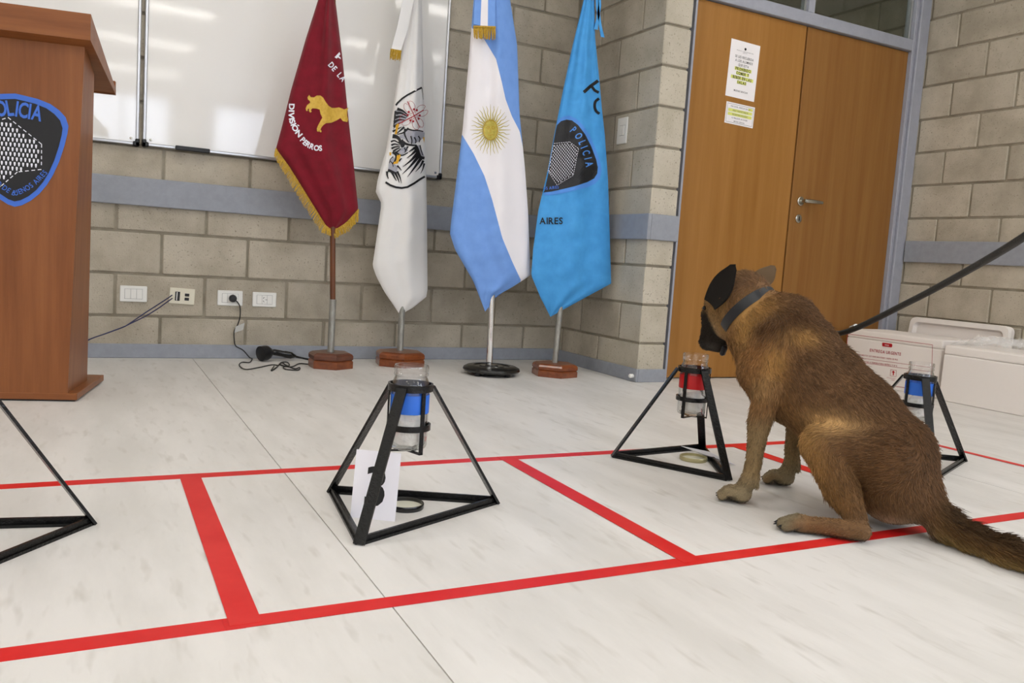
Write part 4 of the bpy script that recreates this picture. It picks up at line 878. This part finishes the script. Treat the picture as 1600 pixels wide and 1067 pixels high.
Lg.poly([W(*q) for q in ((338, 258), (418, 268), (425, 276), (422, 296), (416, 301), (338, 291), (333, 285), (333, 264))]); Wt.text('viso', *W(356, 284), -.12, 2.6, bold=.02, sx=.9)
o = F.build('print', 'print_red_box', b1, fx); o['kind'] = 'stuff'
fx2 = lambda u, v: tuple(on_x(u, v, BX1 - .0016)); fx3 = lambda u, v: tuple(on_x(u, v, BX1 - .0022))
Lg.build('printed_symbols', 'logo_red', b1, fx2)['kind'] = 'stuff'; Wt.build('logo_lettering', 'paper', b1, fx3)['kind'] = 'stuff'
b2 = empty('foam_box', (3.88, -1.83, 0), 0, 'plain white foam box at the right edge of the photo, under plastic film', 'box', 'foam boxes by the right wall')
MB().box2((BX2, -2.16, 0), (4.06, -1.512, .245), .006, 2).build('body', 'eps_foam', b2, world=True); MB().box2((BX2, -2.16, .2455), (4.06, -1.512, .292), .008, 2).build('lid', 'eps_foam', b2, world=True)
# foam lid leaning on the wall behind the boxes
def rrect(wd, h, r, n=6):
    out = []
    for cx, cy, a0 in ((wd / 2 - r, h - r, 0), (-wd / 2 + r, h - r, 90), (-wd / 2 + r, r, 180), (wd / 2 - r, r, 270)):
        for k in range(n + 1): a = math.radians(a0 + 90 * k / n); out.append((cx + r * math.cos(a), cy + r * math.sin(a)))
    return out
fl = empty('foam_lid', (4.135, -1.235, 0), -math.pi / 2, 'white foam lid with a raised rim, leaning on the block wall behind the boxes', 'lid'); fl.rotation_euler = (math.radians(-7), 0, -math.pi / 2)
MX = Matrix(((1, 0, 0, 0), (0, 0, 1, 0), (0, 1, 0, 0), (0, 0, 0, 1)))   # local XY -> XZ, extrude along +Y
MB().prism(rrect(.62, .405, .035), .028, Matrix.Translation((0, 0, 0)) @ MX).build('panel', 'eps_foam', fl)
o_ = rrect(.62, .405, .035); i_ = [(x * .86, .2025 + (y - .2025) * .80) for x, y in o_]; n = len(o_); rm = MB()
vs = [(x, -.0, y) for x, y in o_] + [(x * .985, -.022, .2025 + (y - .2025) * .98) for x, y in o_] + [(x * 1.05, -.022, .2025 + (y - .2025) * 1.06) for x, y in i_] + [(x, -.0, y) for x, y in i_]
rm.add(vs, [(k * n + j, k * n + (j + 1) % n, (k + 1) * n + (j + 1) % n, (k + 1) * n + j) for k in range(3) for j in range(n)]).build('rim', 'eps_foam', fl, smooth=True)
MB().prism([(x * .80, .2025 + (y - .2025) * .70) for x, y in o_], .008, Matrix.Translation((0, -.008, 0)) @ MX).build('inner_panel', 'eps_foam', fl)
# crumpled film
bm = bmesh.new(); NX, NY = 46, 60; g = [[None] * (NY + 1) for _ in range(NX + 1)]
for i in range(NX + 1):
    for j in range(NY + 1):
        a, b = i / NX, j / NY; x = 3.74 + .26 * a; y = -1.50 - .58 * b; e = min(a, 1 - a, b, 1 - b) * 6; e = min(1, e)
        hgt = abs(math.sin(9 * a + 4 * b + 2 * math.sin(7 * b))) * .5 + abs(math.sin(17 * b - 6 * a + math.sin(11 * a))) * .4 + abs(math.sin(31 * b + 23 * a)) * .18
        g[i][j] = bm.verts.new((x + .012 * math.sin(23 * b), y + .012 * math.sin(19 * a), .2945 + e * hgt * .062))
for i in range(NX):
    for j in range(NY): bm.faces.new((g[i][j], g[i + 1][j], g[i + 1][j + 1], g[i][j + 1]))
me = bpy.data.meshes.new('plastic_film'); bm.to_mesh(me); bm.free(); me.materials.append(MATS['film'])
pf = link_mesh('plastic_film', me, None); origin_fix(pf); tag(pf, 'crumpled clear plastic film lying on the plain foam box', 'plastic film')
# ================================================================== DOG
DO = (1.444, -3.03, 0); DA = math.atan2(.954, -.30)
dog = empty('dog', DO, DA, 'brown shepherd dog with black ears and muzzle, sitting and sniffing the red-banded jar', 'dog')
CLAWS = []
PR = []   # p, q, r1, r2, squash of width, blend, flow
def pr(p, q, r1, r2, ky=1.0, k=.02): PR.append((np.array(p, float), np.array(q, float), r1, r2, ky, k))
# trunk
pr((.338, 0, .365), (.250, 0, .310), .120, .122, 1.20, .025)
pr((.250, 0, .310), (.155, 0, .247), .122, .114, 1.15, .025)
pr((.155, 0, .247), (.062, 0, .170), .114, .106, 1.0, .025)
pr((.062, 0, .170), (.028, 0, .110), .106, .096, .95, .025)
pr((.325, 0, .430), (.295, 0, .415), .083, .080, 1.1, .03)
pr((.368, 0, .335), (.340, 0, .300), .084, .090, 1.0, .03)
# neck
pr((.385, 0, .475), (.338, 0, .472), .068, .068, 1.1, .02)
pr((.480, 0, .500), (.380, 0, .428), .074, .095, 1.0, .03)
pr((.495, 0, .462), (.410, 0, .390), .055, .074, 1.0, .025)
# shoulders
for s in (1, -1):
    pr((.340, s * .060, .430), (.372, s * .082, .335), .052, .047, 1, .035)
    pr((.372, s * .082, .335), (.322, s * .106, .300), .046, .037, 1, .02)
# head (pitched down, turned slightly away)
HY = -.012
pr((.482, 0, .524), (.538, HY, .512), .071, .058, 1.05, .025)
pr((.538, HY, .505), (.568, HY * 1.5, .470), .055, .044, 1.0, .02)
pr((.568, HY * 1.5, .462), (.592, HY * 2.2, .392), .041, .029, 1.05, .016)
pr((.536, HY, .452), (.562, HY * 2, .388), .044, .027, 1.15, .016)
pr((.596, HY * 2.3, .388), (.604, HY * 2.4, .384), .022, .018, .9, .010)
for s in (1, -1): pr((.540, HY + s * .034, .465), (.520, HY + s * .030, .440), .030, .034, 1, .015)
# front legs
for s, w_ in ((1, (.110, .120, .134, .143, .148)), (-1, (.096, .104, .114, .120, .124))):
    ds = 0 if s > 0 else .020
    pr((.326, s * w_[0], .300), (.336 + ds * .5, s * w_[1], .205), .036, .0265, 1.1, .015)
    pr((.336 + ds * .5, s * w_[1], .205), (.333 + ds, s * w_[2], .110), .0265, .0185, 1.05, .01)
    pr((.333 + ds, s * w_[2], .110), (.333 + ds, s * w_[3], .070), .0185, .0205, 1.0, .008)
    pr((.333 + ds, s * w_[3], .070), (.352 + ds, s * w_[4], .030), .0200, .0205, 1.0, .008)
    pr((.318 + ds, s * w_[3], .060), (.314 + ds, s * w_[3], .054), .008, .007, 1.0, .004)
    pr((.350 + ds, s * w_[4], .026), (.366 + ds, s * w_[4], .024), .0235, .0215, .85, .008)
    for k in range(4):
        o = (k - 1.5) * .0172; l_ = .0 if k in (1, 2) else -.013
        pr((.364 + ds + l_, s * w_[4] + o * .9, .029), (.388 + ds + l_, s * w_[4] + o * 1.05, .0285), .0105, .0118, 1, .0015); pr((.388 + ds + l_, s * w_[4] + o * 1.05, .0285), (.402 + ds + l_, s * w_[4] + o * 1.12, .0140), .0118, .0122, 1, .0015); CLAWS.append(((.408 + ds + l_, s * w_[4] + o * 1.14, .017), (1, 0, -.45)))
# hind legs
for s, sp in ((1, 1.0), (-1, .82)):
    pr((.050, s * .055, .172), (.150, s * .094, .190), .088, .054, 1.1, .02)
    pr((.115, s * .085, .200), (.172, s * .114, .190), .054, .046, 1.1, .02)
    pr((.164, s * .116, .180), (.100, s * .140, .098), .047, .040, 1.1, .015)
    pr((.100, s * .140, .098), (.042, s * .170 * sp, .038), .038, .021, 1.1, .01)
    h = np.array((.028, s * .184 * sp, .026)); f = np.array((.142, s * .236 * sp, .020)); d = (f - h) / np.linalg.norm(f - h); sd_ = np.array((-d[1], d[0], 0))
    pr(h, f, .0225, .0185, 1, .008); pr(f, f + d * .012, .0205, .0200, .95, .008)
    for k in range(4):
        o = (k - 1.5) * .0170; b_ = f + d * (.028 if k in (1, 2) else .017) + sd_ * o; b_[2] = .0255; b_ = b_ - d * .006; e_ = b_ + d * .022; e_[2] = .0140; pr(b_, e_, .0114, .0120, 1, .0015); CLAWS.append((tuple(e_ + d * .007 + np.array((0, 0, .003))), (d[0], d[1], -.45)))
# tail
TP = [(-.040, 0, .080, .040), (-.092, .004, .044, .033), (-.155, .022, .031, .028), (-.235, .05, .030, .027), (-.33, .075, .028, .024), (-.40, .088, .022, .016), (-.43, .092, .014, .009)]
for a, b in zip(TP[:-1], TP[1:]): pr(a[:3], b[:3], a[3], b[3], 1, .02)
NB = len(PR)
H_ = .0042; lo = np.array((-.50, -.34, -.030)); hi = np.array((.68, .36, .66)); nn = np.ceil((hi - lo) / H_).astype(int)
def seg_sdf(X, P):
    p, q, r1, r2, ky, k = P; d = q - p; m = np.array((1, ky, 1)); dm = d * m; XX = (X - p) * m
    t = np.clip((XX @ dm) / (dm @ dm), 0, 1); return np.linalg.norm(XX - t[..., None] * dm, axis=-1) - (r1 + (r2 - r1) * t)
grid = np.full(nn, .3)
for P in PR:
    p, q, r1, r2, ky, k = P; mg = max(r1, r2) + .09
    a = np.maximum(np.floor((np.minimum(p, q) - mg - lo) / H_).astype(int), 0); b = np.minimum(np.ceil((np.maximum(p, q) + mg - lo) / H_).astype(int), nn)
    sl = tuple(slice(x, y) for x, y in zip(a, b)); X = np.stack(np.meshgrid(*[lo[i] + H_ * np.arange(a[i], b[i]) for i in range(3)], indexing='ij'), -1)
    d2 = seg_sdf(X, P); d1 = grid[sl]; h = np.clip(.5 + .5 * (d1 - d2) / k, 0, 1); nd = d1 * (1 - h) + d2 * h - k * h * (1 - h)
    grid[sl] = nd
zc = lo[2] + H_ * np.arange(nn[2]); grid = np.maximum(grid, -(zc - .0015)[None, None, :])   # flattened where it rests on the floor
def surface_nets(g):
    ins = g < 0; nx, ny, nz = g.shape; cell = np.zeros((nx - 1, ny - 1, nz - 1, 3)); cnt = np.zeros((nx - 1, ny - 1, nz - 1))
    def S(di, dj, dk, A): return A[di:nx - 1 + di, dj:ny - 1 + dj, dk:nz - 1 + dk]
    cor = [(i, j, k) for i in (0, 1) for j in (0, 1) for k in (0, 1)]
    for c in cor:
        for ax in range(3):
            if c[ax] == 0:
                e = list(c); e[ax] = 1; ga, gb = S(*c, g), S(*e, g); m = S(*c, ins) != S(*e, ins); t = np.where(m, ga / np.where(m, ga - gb, 1), 0)
                for q in range(3): cell[..., q] += np.where(m, c[q] + (t if q == ax else 0), 0)
                cnt += m
    act = cnt > 0; idx = -np.ones(act.shape, int); idx[act] = np.arange(act.sum()); ii = np.argwhere(act); vs = ii + cell[act] / cnt[act][:, None]; fs = []
    for ax in range(3):
        A = np.take(ins, range(g.shape[ax] - 1), ax); B = np.take(ins, range(1, g.shape[ax]), ax); e = np.argwhere(A != B); o1, o2 = [(1, 2), (2, 0), (0, 1)][ax]
        e = e[(e[:, o1] > 0) & (e[:, o2] > 0) & (e[:, o1] < g.shape[o1] - 1) & (e[:, o2] < g.shape[o2] - 1)]
        u = np.zeros(3, int); u[o1] = 1; v = np.zeros(3, int); v[o2] = 1
        q = np.stack([idx[tuple((e - w_).T)] for w_ in (u + v, v, u * 0, u)], 1)
        fl = A[tuple(e.T)]; q[~fl] = q[~fl][:, ::-1]; fs.append(q)
    return vs, np.concatenate(fs)
dv, df = surface_nets(grid); dv = lo + dv * H_
me = bpy.data.meshes.new('body'); me.from_pydata(dv.tolist(), [], df.tolist()); me.update()
bm = bmesh.new(); bm.from_mesh(me); bmesh.ops.smooth_vert(bm, verts=bm.verts[:], factor=.5, use_axis_x=True, use_axis_y=True, use_axis_z=True); bmesh.ops.recalc_face_normals(bm, faces=bm.faces[:]); bm.to_mesh(me); bm.free()
me.polygons.foreach_set('use_smooth', [True] * len(me.polygons))
nv = len(me.vertices); dv = np.empty(nv * 3); me.vertices.foreach_get('co', dv); dv = dv.reshape(-1, 3)
dn = np.empty(nv * 3); me.vertex_normals.foreach_get('vector', dn); dn = dn.reshape(-1, 3)
def ss(x, a, b): t = np.clip((x - a) / (b - a), 0, 1); return t * t * (3 - 2 * t)
def L3(h): return np.array(lin(h)[:3])
def vnoise(X, f, seed):
    r = np.random.default_rng(seed); o = 0
    for _ in range(5): k = r.normal(0, f, 3); o = o + np.sin(X @ k + r.uniform(0, 6))
    return o / 5
def blob(X, c, r): return np.exp(-(((X - np.array(c)) / np.array(r)) ** 2).sum(-1))
def coat(X, N):
    s, l, z = X.T
    def mixin(c, h, w): w = np.clip(w, 0, 1)[:, None]; return c * (1 - w) + L3(h) * w
    C = np.tile(L3('6f5136'), (len(X), 1))
    n1 = vnoise(X, 30, 1); n2 = vnoise(X, 90, 2)
    ax = np.array((.70, 0, .71)); perp = np.array((-.71, 0, .70)); pb = (X - np.array((.17, 0, .29))) @ perp      # + towards the spine
    C = mixin(C, '4f3722', ss(pb + .02 * n1, .04, .13) * .8)                      # darker saddle
    C = mixin(C, '8e673c', ss(-pb + .02 * n1, .02, .12) * .6)                      # paler underside
    for c, r, h, w in (((.36, .09, .38), (.06, .1, .05), '94683a', .8), ((.425, .07, .455), (.035, .09, .06), 'b98f52', .95), ((.39, .06, .50), (.04, .08, .04), 'a87e46', .8), ((.30, .08, .475), (.05, .07, .035), '4c3119', .85), ((.345, .09, .45), (.04, .06, .014), '45290f', .8), ((.26, .10, .44), (.035, .06, .022), 'b58a4e', .85), ((.315, .11, .37), (.026, .06, .045), 'b3884d', .85), ((.33, .10, .335), (.05, .05, .02), '7a542b', .5),
                       ((.15, .13, .248), (.065, .07, .024), 'cda670', 1.0), ((.19, .13, .20), (.04, .06, .05), 'ad8750', .9), ((.16, .13, .12), (.05, .06, .06), 'a67f48', .75), ((.10, .13, .08), (.05, .08, .04), '9c7440', .6), ((.04, .1, .14), (.07, .1, .06), '6e4d2a', .6), ((.0, .1, .20), (.05, .1, .1), '634325', .6), ((.02, .06, .0), (.07, .09, .035), 'd2c2a4', .9), ((.33, 0, .20), (.05, .08, .04), 'b0956a', .6), ((.33, .12, .30), (.03, .05, .03), 'a8885a', .7)):
        C = mixin(C, h, blob(np.stack([s, np.abs(l), z], 1), c, r) * w)
    leg = ss(-z, -.27, -.18) * ss(s, .27, .31) * ss(np.abs(l), .07, .10)
    C = mixin(C, '84704e', leg * .85); C = mixin(C, '8d8066', leg * ss(-z, -.10, -.03) * .7)
    hf = ss(-z, -.06, -.035) * ss(np.abs(l), .13, .16) * ss(s, -.02, .02) * ss(-s, -.26, -.2); C = mixin(C, '76583a', hf * .9); C = mixin(C, '7c7058', hf * ss(s, .12, .17))
    sole = ss(-N[:, 2], .4, .9) * ss(-z, -.03, -.01); C = mixin(C, '2e2a24', sole)
    tail = ss(-s, .06, .10); C = mixin(C, '6e512e', tail * .7); C = mixin(C, '3b2b1b', tail * ss(N[:, 2], .0, .8) * .75); C = mixin(C, 'a88b57', tail * ss(-N[:, 2], -.1, .6) * .7)
    hd = ss(s, .475, .50) * ss(z, .40, .43); C = mixin(C, '8a6a40', hd * .9); C = mixin(C, '9c8a68', blob(X, (.55, .05, .41), (.03, .05, .04)) * .8); C = mixin(C, '73562f', blob(X, (.52, 0, .60), (.06, .08, .025)) * .7)
    mz = ss(s - (z - .43) * .6, .528, .550) * ss(-z, -.492, -.465) * ss(z, .33, .35); C = mixin(C, '15130f', mz * .96)
    C = mixin(C, '1a1611', blob(X, (.605, .03, .485), (.018, .02, .016)) * 1.1); C = mixin(C, '4a4640', blob(X, (.575, .02, .375), (.03, .05, .014)) * .7)
    C = mixin(C, '100e0c', blob(X, (.608, -.025, .382), (.018, .03, .016)))
    C = C * (1 + .10 * n1 + .07 * n2)[:, None]
    return np.clip(C, .004, 1)
cc = coat(dv, dn); at = me.color_attributes.new('fur_colour', 'FLOAT_COLOR', 'POINT'); at.data.foreach_set('color', np.concatenate([cc, np.ones((nv, 1))], 1).ravel())
body = link_mesh('body', me, 'fur_skin', dog)
# ears: bent leaf shapes, thick at the base
def ear(base, tip, wd, side, name='ear'):
    base = np.array(base); tip = np.array(tip); d = tip - base; Ld = np.linalg.norm(d); d /= Ld; q = np.cross(d, side); q /= np.linalg.norm(q); nrm = np.cross(q, d); NV, NU = 14, 12; vs = []; fs = []
    for shell in (0, 1):
        for i in range(NV + 1):
            t = i / NV; wv = wd * (1.0 - .12 * t) * math.sqrt(max(1 - (max(t - .5, 0) / .5) ** 3.2, .0004)) * (.78 + .5 * math.sin(math.pi * min(t * 1.2, 1)))
            for j in range(NU + 1):
                a = (j / NU - .5) * 2; cup = .22 * (a * a) * wd * (1 - .55 * t); th = (.0045 if shell == 0 else 0) * (1 - .4 * t)
                vs.append(base + d * Ld * t + q * wv * a + nrm * (cup - th - .004 * math.sin(math.pi * t)))
    st = (NV + 1) * (NU + 1)
    for sh in (0, 1):
        for i in range(NV):
            for j in range(NU): k = sh * st + i * (NU + 1) + j; f = (k, k + 1, k + NU + 2, k + NU + 1); fs.append(f if sh == 0 else f[::-1])
    edge = [i * (NU + 1) for i in range(NV + 1)] + [NV * (NU + 1) + j for j in range(1, NU + 1)] + [i * (NU + 1) + NU for i in range(NV - 1, -1, -1)]
    for a, b in zip(edge[:-1], edge[1:]): fs.append((a, b, b + st, a + st))
    return np.array(vs), fs
def ear_obj(base, tip, wd, side, dark):
    vs, fs = ear(base, tip, wd, side); m = MB().add(vs, fs).mesh('ear', 2); k = len(m.vertices); co = np.array([v.co for v in m.vertices]); t = np.clip(((co - np.array(base)) @ (np.array(tip) - np.array(base))) / np.sum((np.array(tip) - np.array(base)) ** 2), 0, 1)
    c = L3('16130f')[None] * np.ones((k, 1)) if dark else (L3('5b452a')[None] * (1 - t[:, None]) + L3('6d5b47')[None] * t[:, None])
    a = m.color_attributes.new('fur_colour', 'FLOAT_COLOR', 'POINT'); a.data.foreach_set('color', np.concatenate([c, np.ones((k, 1))], 1).ravel()); return link_mesh('ear', m, 'fur_skin', dog)
e1 = ear_obj((.538, .074, .500), (.456, .104, .612), .028, np.array((.1, 1, -.15)), True); e1['label'] = 'black left ear folded back'
e2 = ear_obj((.478, -.050, .560), (.446, -.090, .616), .024, np.array((-.1, 1, .1)), False); e2['label'] = 'brown right ear tip'
MB().lathe([(0, -.006), (.004, -.005), (.006, 0), (.004, .005), (0, .006)], 14, Matrix.Translation((.586, .027, .486))).build('eye', 'eye', dog, smooth=True)
for p_, d_c in CLAWS:
    MB().lathe([(0, -.002), (.0032, 0), (.0028, .006), (.0008, .013), (0, .0135)], 8, Matrix.Translation(p_) @ Vector(d_c).to_track_quat('Z', 'Y').to_matrix().to_4x4()).build('claw', 'black_plastic', dog, smooth=True)
# fur: short hair strands lying along the body
area = np.empty(len(me.polygons)); me.polygons.foreach_get('area', area); pv = np.array([p.vertices[:] for p in me.polygons])
NH = 80000; fi = RNG.choice(len(area), NH, p=area / area.sum()); uv = RNG.random((NH, 2)); V4 = dv[pv[fi]]; N4 = dn[pv[fi]]
def bl_(A): a, b = uv[:, :1], uv[:, 1:]; return A[:, 0] * (1 - a) * (1 - b) + A[:, 1] * a * (1 - b) + A[:, 2] * a * b + A[:, 3] * (1 - a) * b
HP = bl_(V4); HN = bl_(N4); HN /= np.linalg.norm(HN, axis=1)[:, None]
keep = HP[:, 2] > .006; HP, HN = HP[keep], HN[keep]
dist = np.stack([seg_sdf(HP, P) for P in PR]); wgt = np.exp(-(dist - dist.min(0)) / .008); flow = np.einsum('ij,ik->jk', wgt, np.array([(P[1] - P[0]) / np.linalg.norm(P[1] - P[0]) for P in PR])); flow += np.array((0, 0, -.25))
flow -= (flow * HN).sum(1)[:, None] * HN; flow /= np.linalg.norm(flow, axis=1)[:, None] + 1e-6; flow += RNG.normal(0, .18, flow.shape)
hs, hz = HP[:, 0], HP[:, 2]
ln = np.full(len(HP), .014); ln = np.where(hs > .50, .007, ln); ln = np.where((hz < .22) & (hs > .29), .007, ln); ln = np.where((hz < .055) & (hs > -.02), .006, ln); ln = np.where((hz < .04) & (hs > .12), .0035, ln); ln = np.where(hs < -.06, .024, ln); ca_ = np.abs((HP - np.array((.459, 0, .4845))) @ np.array((.74, 0, .67))); ln = np.where((ca_ < .018) & (hs > .38), .003, ln); ln = ln * RNG.uniform(.7, 1.25, len(ln))
p0 = HP - HN * .001; p1 = HP + flow * (ln * .5)[:, None] + HN * (ln * .16)[:, None]; p2 = HP + flow * ln[:, None] + HN * (ln * .20)[:, None]
p1[:, 2] = np.maximum(p1[:, 2], .002); p2[:, 2] = np.maximum(p2[:, 2], .002)
hc_ = coat(HP, HN) * RNG.uniform(.55, 1.42, (len(HP), 1)) * (1 + .16 * vnoise(HP, 240, 5) + .10 * vnoise(HP, 120, 6))[:, None]; hcu = bpy.data.hair_curves.new('fur'); hcu.add_curves([3] * len(HP))
hcu.attributes['position'].data.foreach_set('vector', np.stack([p0, p1, p2], 1).astype(np.float32).ravel())
ra = hcu.attributes.get('radius') or hcu.attributes.new('radius', 'FLOAT', 'POINT'); ra.data.foreach_set('value', np.tile(np.array((.00060, .00050, .00012), np.float32), len(HP)))
ca = hcu.attributes.new('fur_colour', 'FLOAT_COLOR', 'CURVE'); ca.data.foreach_set('color', np.concatenate([np.clip(hc_, 0, 1), np.ones((len(HP), 1))], 1).astype(np.float32).ravel())
hcu.materials.append(MATS['fur_hair']); fur = bpy.data.objects.new('fur', hcu); COL.objects.link(fur); fur.parent = body; fur['kind'] = 'stuff'
# collar with hanging buckle
cc0 = Vector((.459, 0, .4845)); axn = Vector((.74, 0, .67)).normalized(); side = Vector((0, 1, 0)); upv = axn.cross(side); vs = []; fs = []; NC = 48
for i in range(NC):
    a = 2 * math.pi * i / NC; d = side * math.cos(a) * .084 + upv * math.sin(a) * .090
    for o, r in ((-.014, 1.0), (.014, .985), (.014, .95), (-.014, .965)): vs.append(cc0 + d * r + axn * o)
for i in range(NC):
    for j in range(4): fs.append((i * 4 + j, ((i + 1) % NC) * 4 + j, ((i + 1) % NC) * 4 + (j + 1) % 4, i * 4 + (j + 1) % 4))
co = MB().add(vs, fs).build('collar', 'collar_leather', dog, smooth=True); co['label'] = 'wide black leather collar'
MB().box((.522, .012, .372), (.014, .016, .030), Matrix.Rotation(-.3, 3, 'Y'), .004).build('buckle', 'black_plastic', co)
# leash
MD = parent_matrix(dog); ls = MD @ Vector((.425, -.104, .500))
pts = smooth_path([tuple(ls), tuple(MD @ Vector((.335, -.130, .480))), tuple(at_depth(1312, 521, 2.17)), tuple(at_depth(1420, 472, 1.92)), tuple(at_depth(1515, 421, 1.68)), tuple(at_depth(1600, 370, 1.46)), tuple(at_depth(1720, 285, 1.20)), tuple(at_depth(1850, 180, 1.02))], 6)
le = empty('leash', tuple(ls), 0, 'dark webbing leash rising from the collar to the upper right', 'leash')
MB().tube(pts, .0080, 10, .85).build('strap', 'leash_web', le, smooth=True, world=True)
MB().tube([at_depth(1331, 512.5, 2.124), at_depth(1338, 509.5, 2.108)], .0086, 10, .7).build('rivet_band', 'steel', le, smooth=True, world=True)
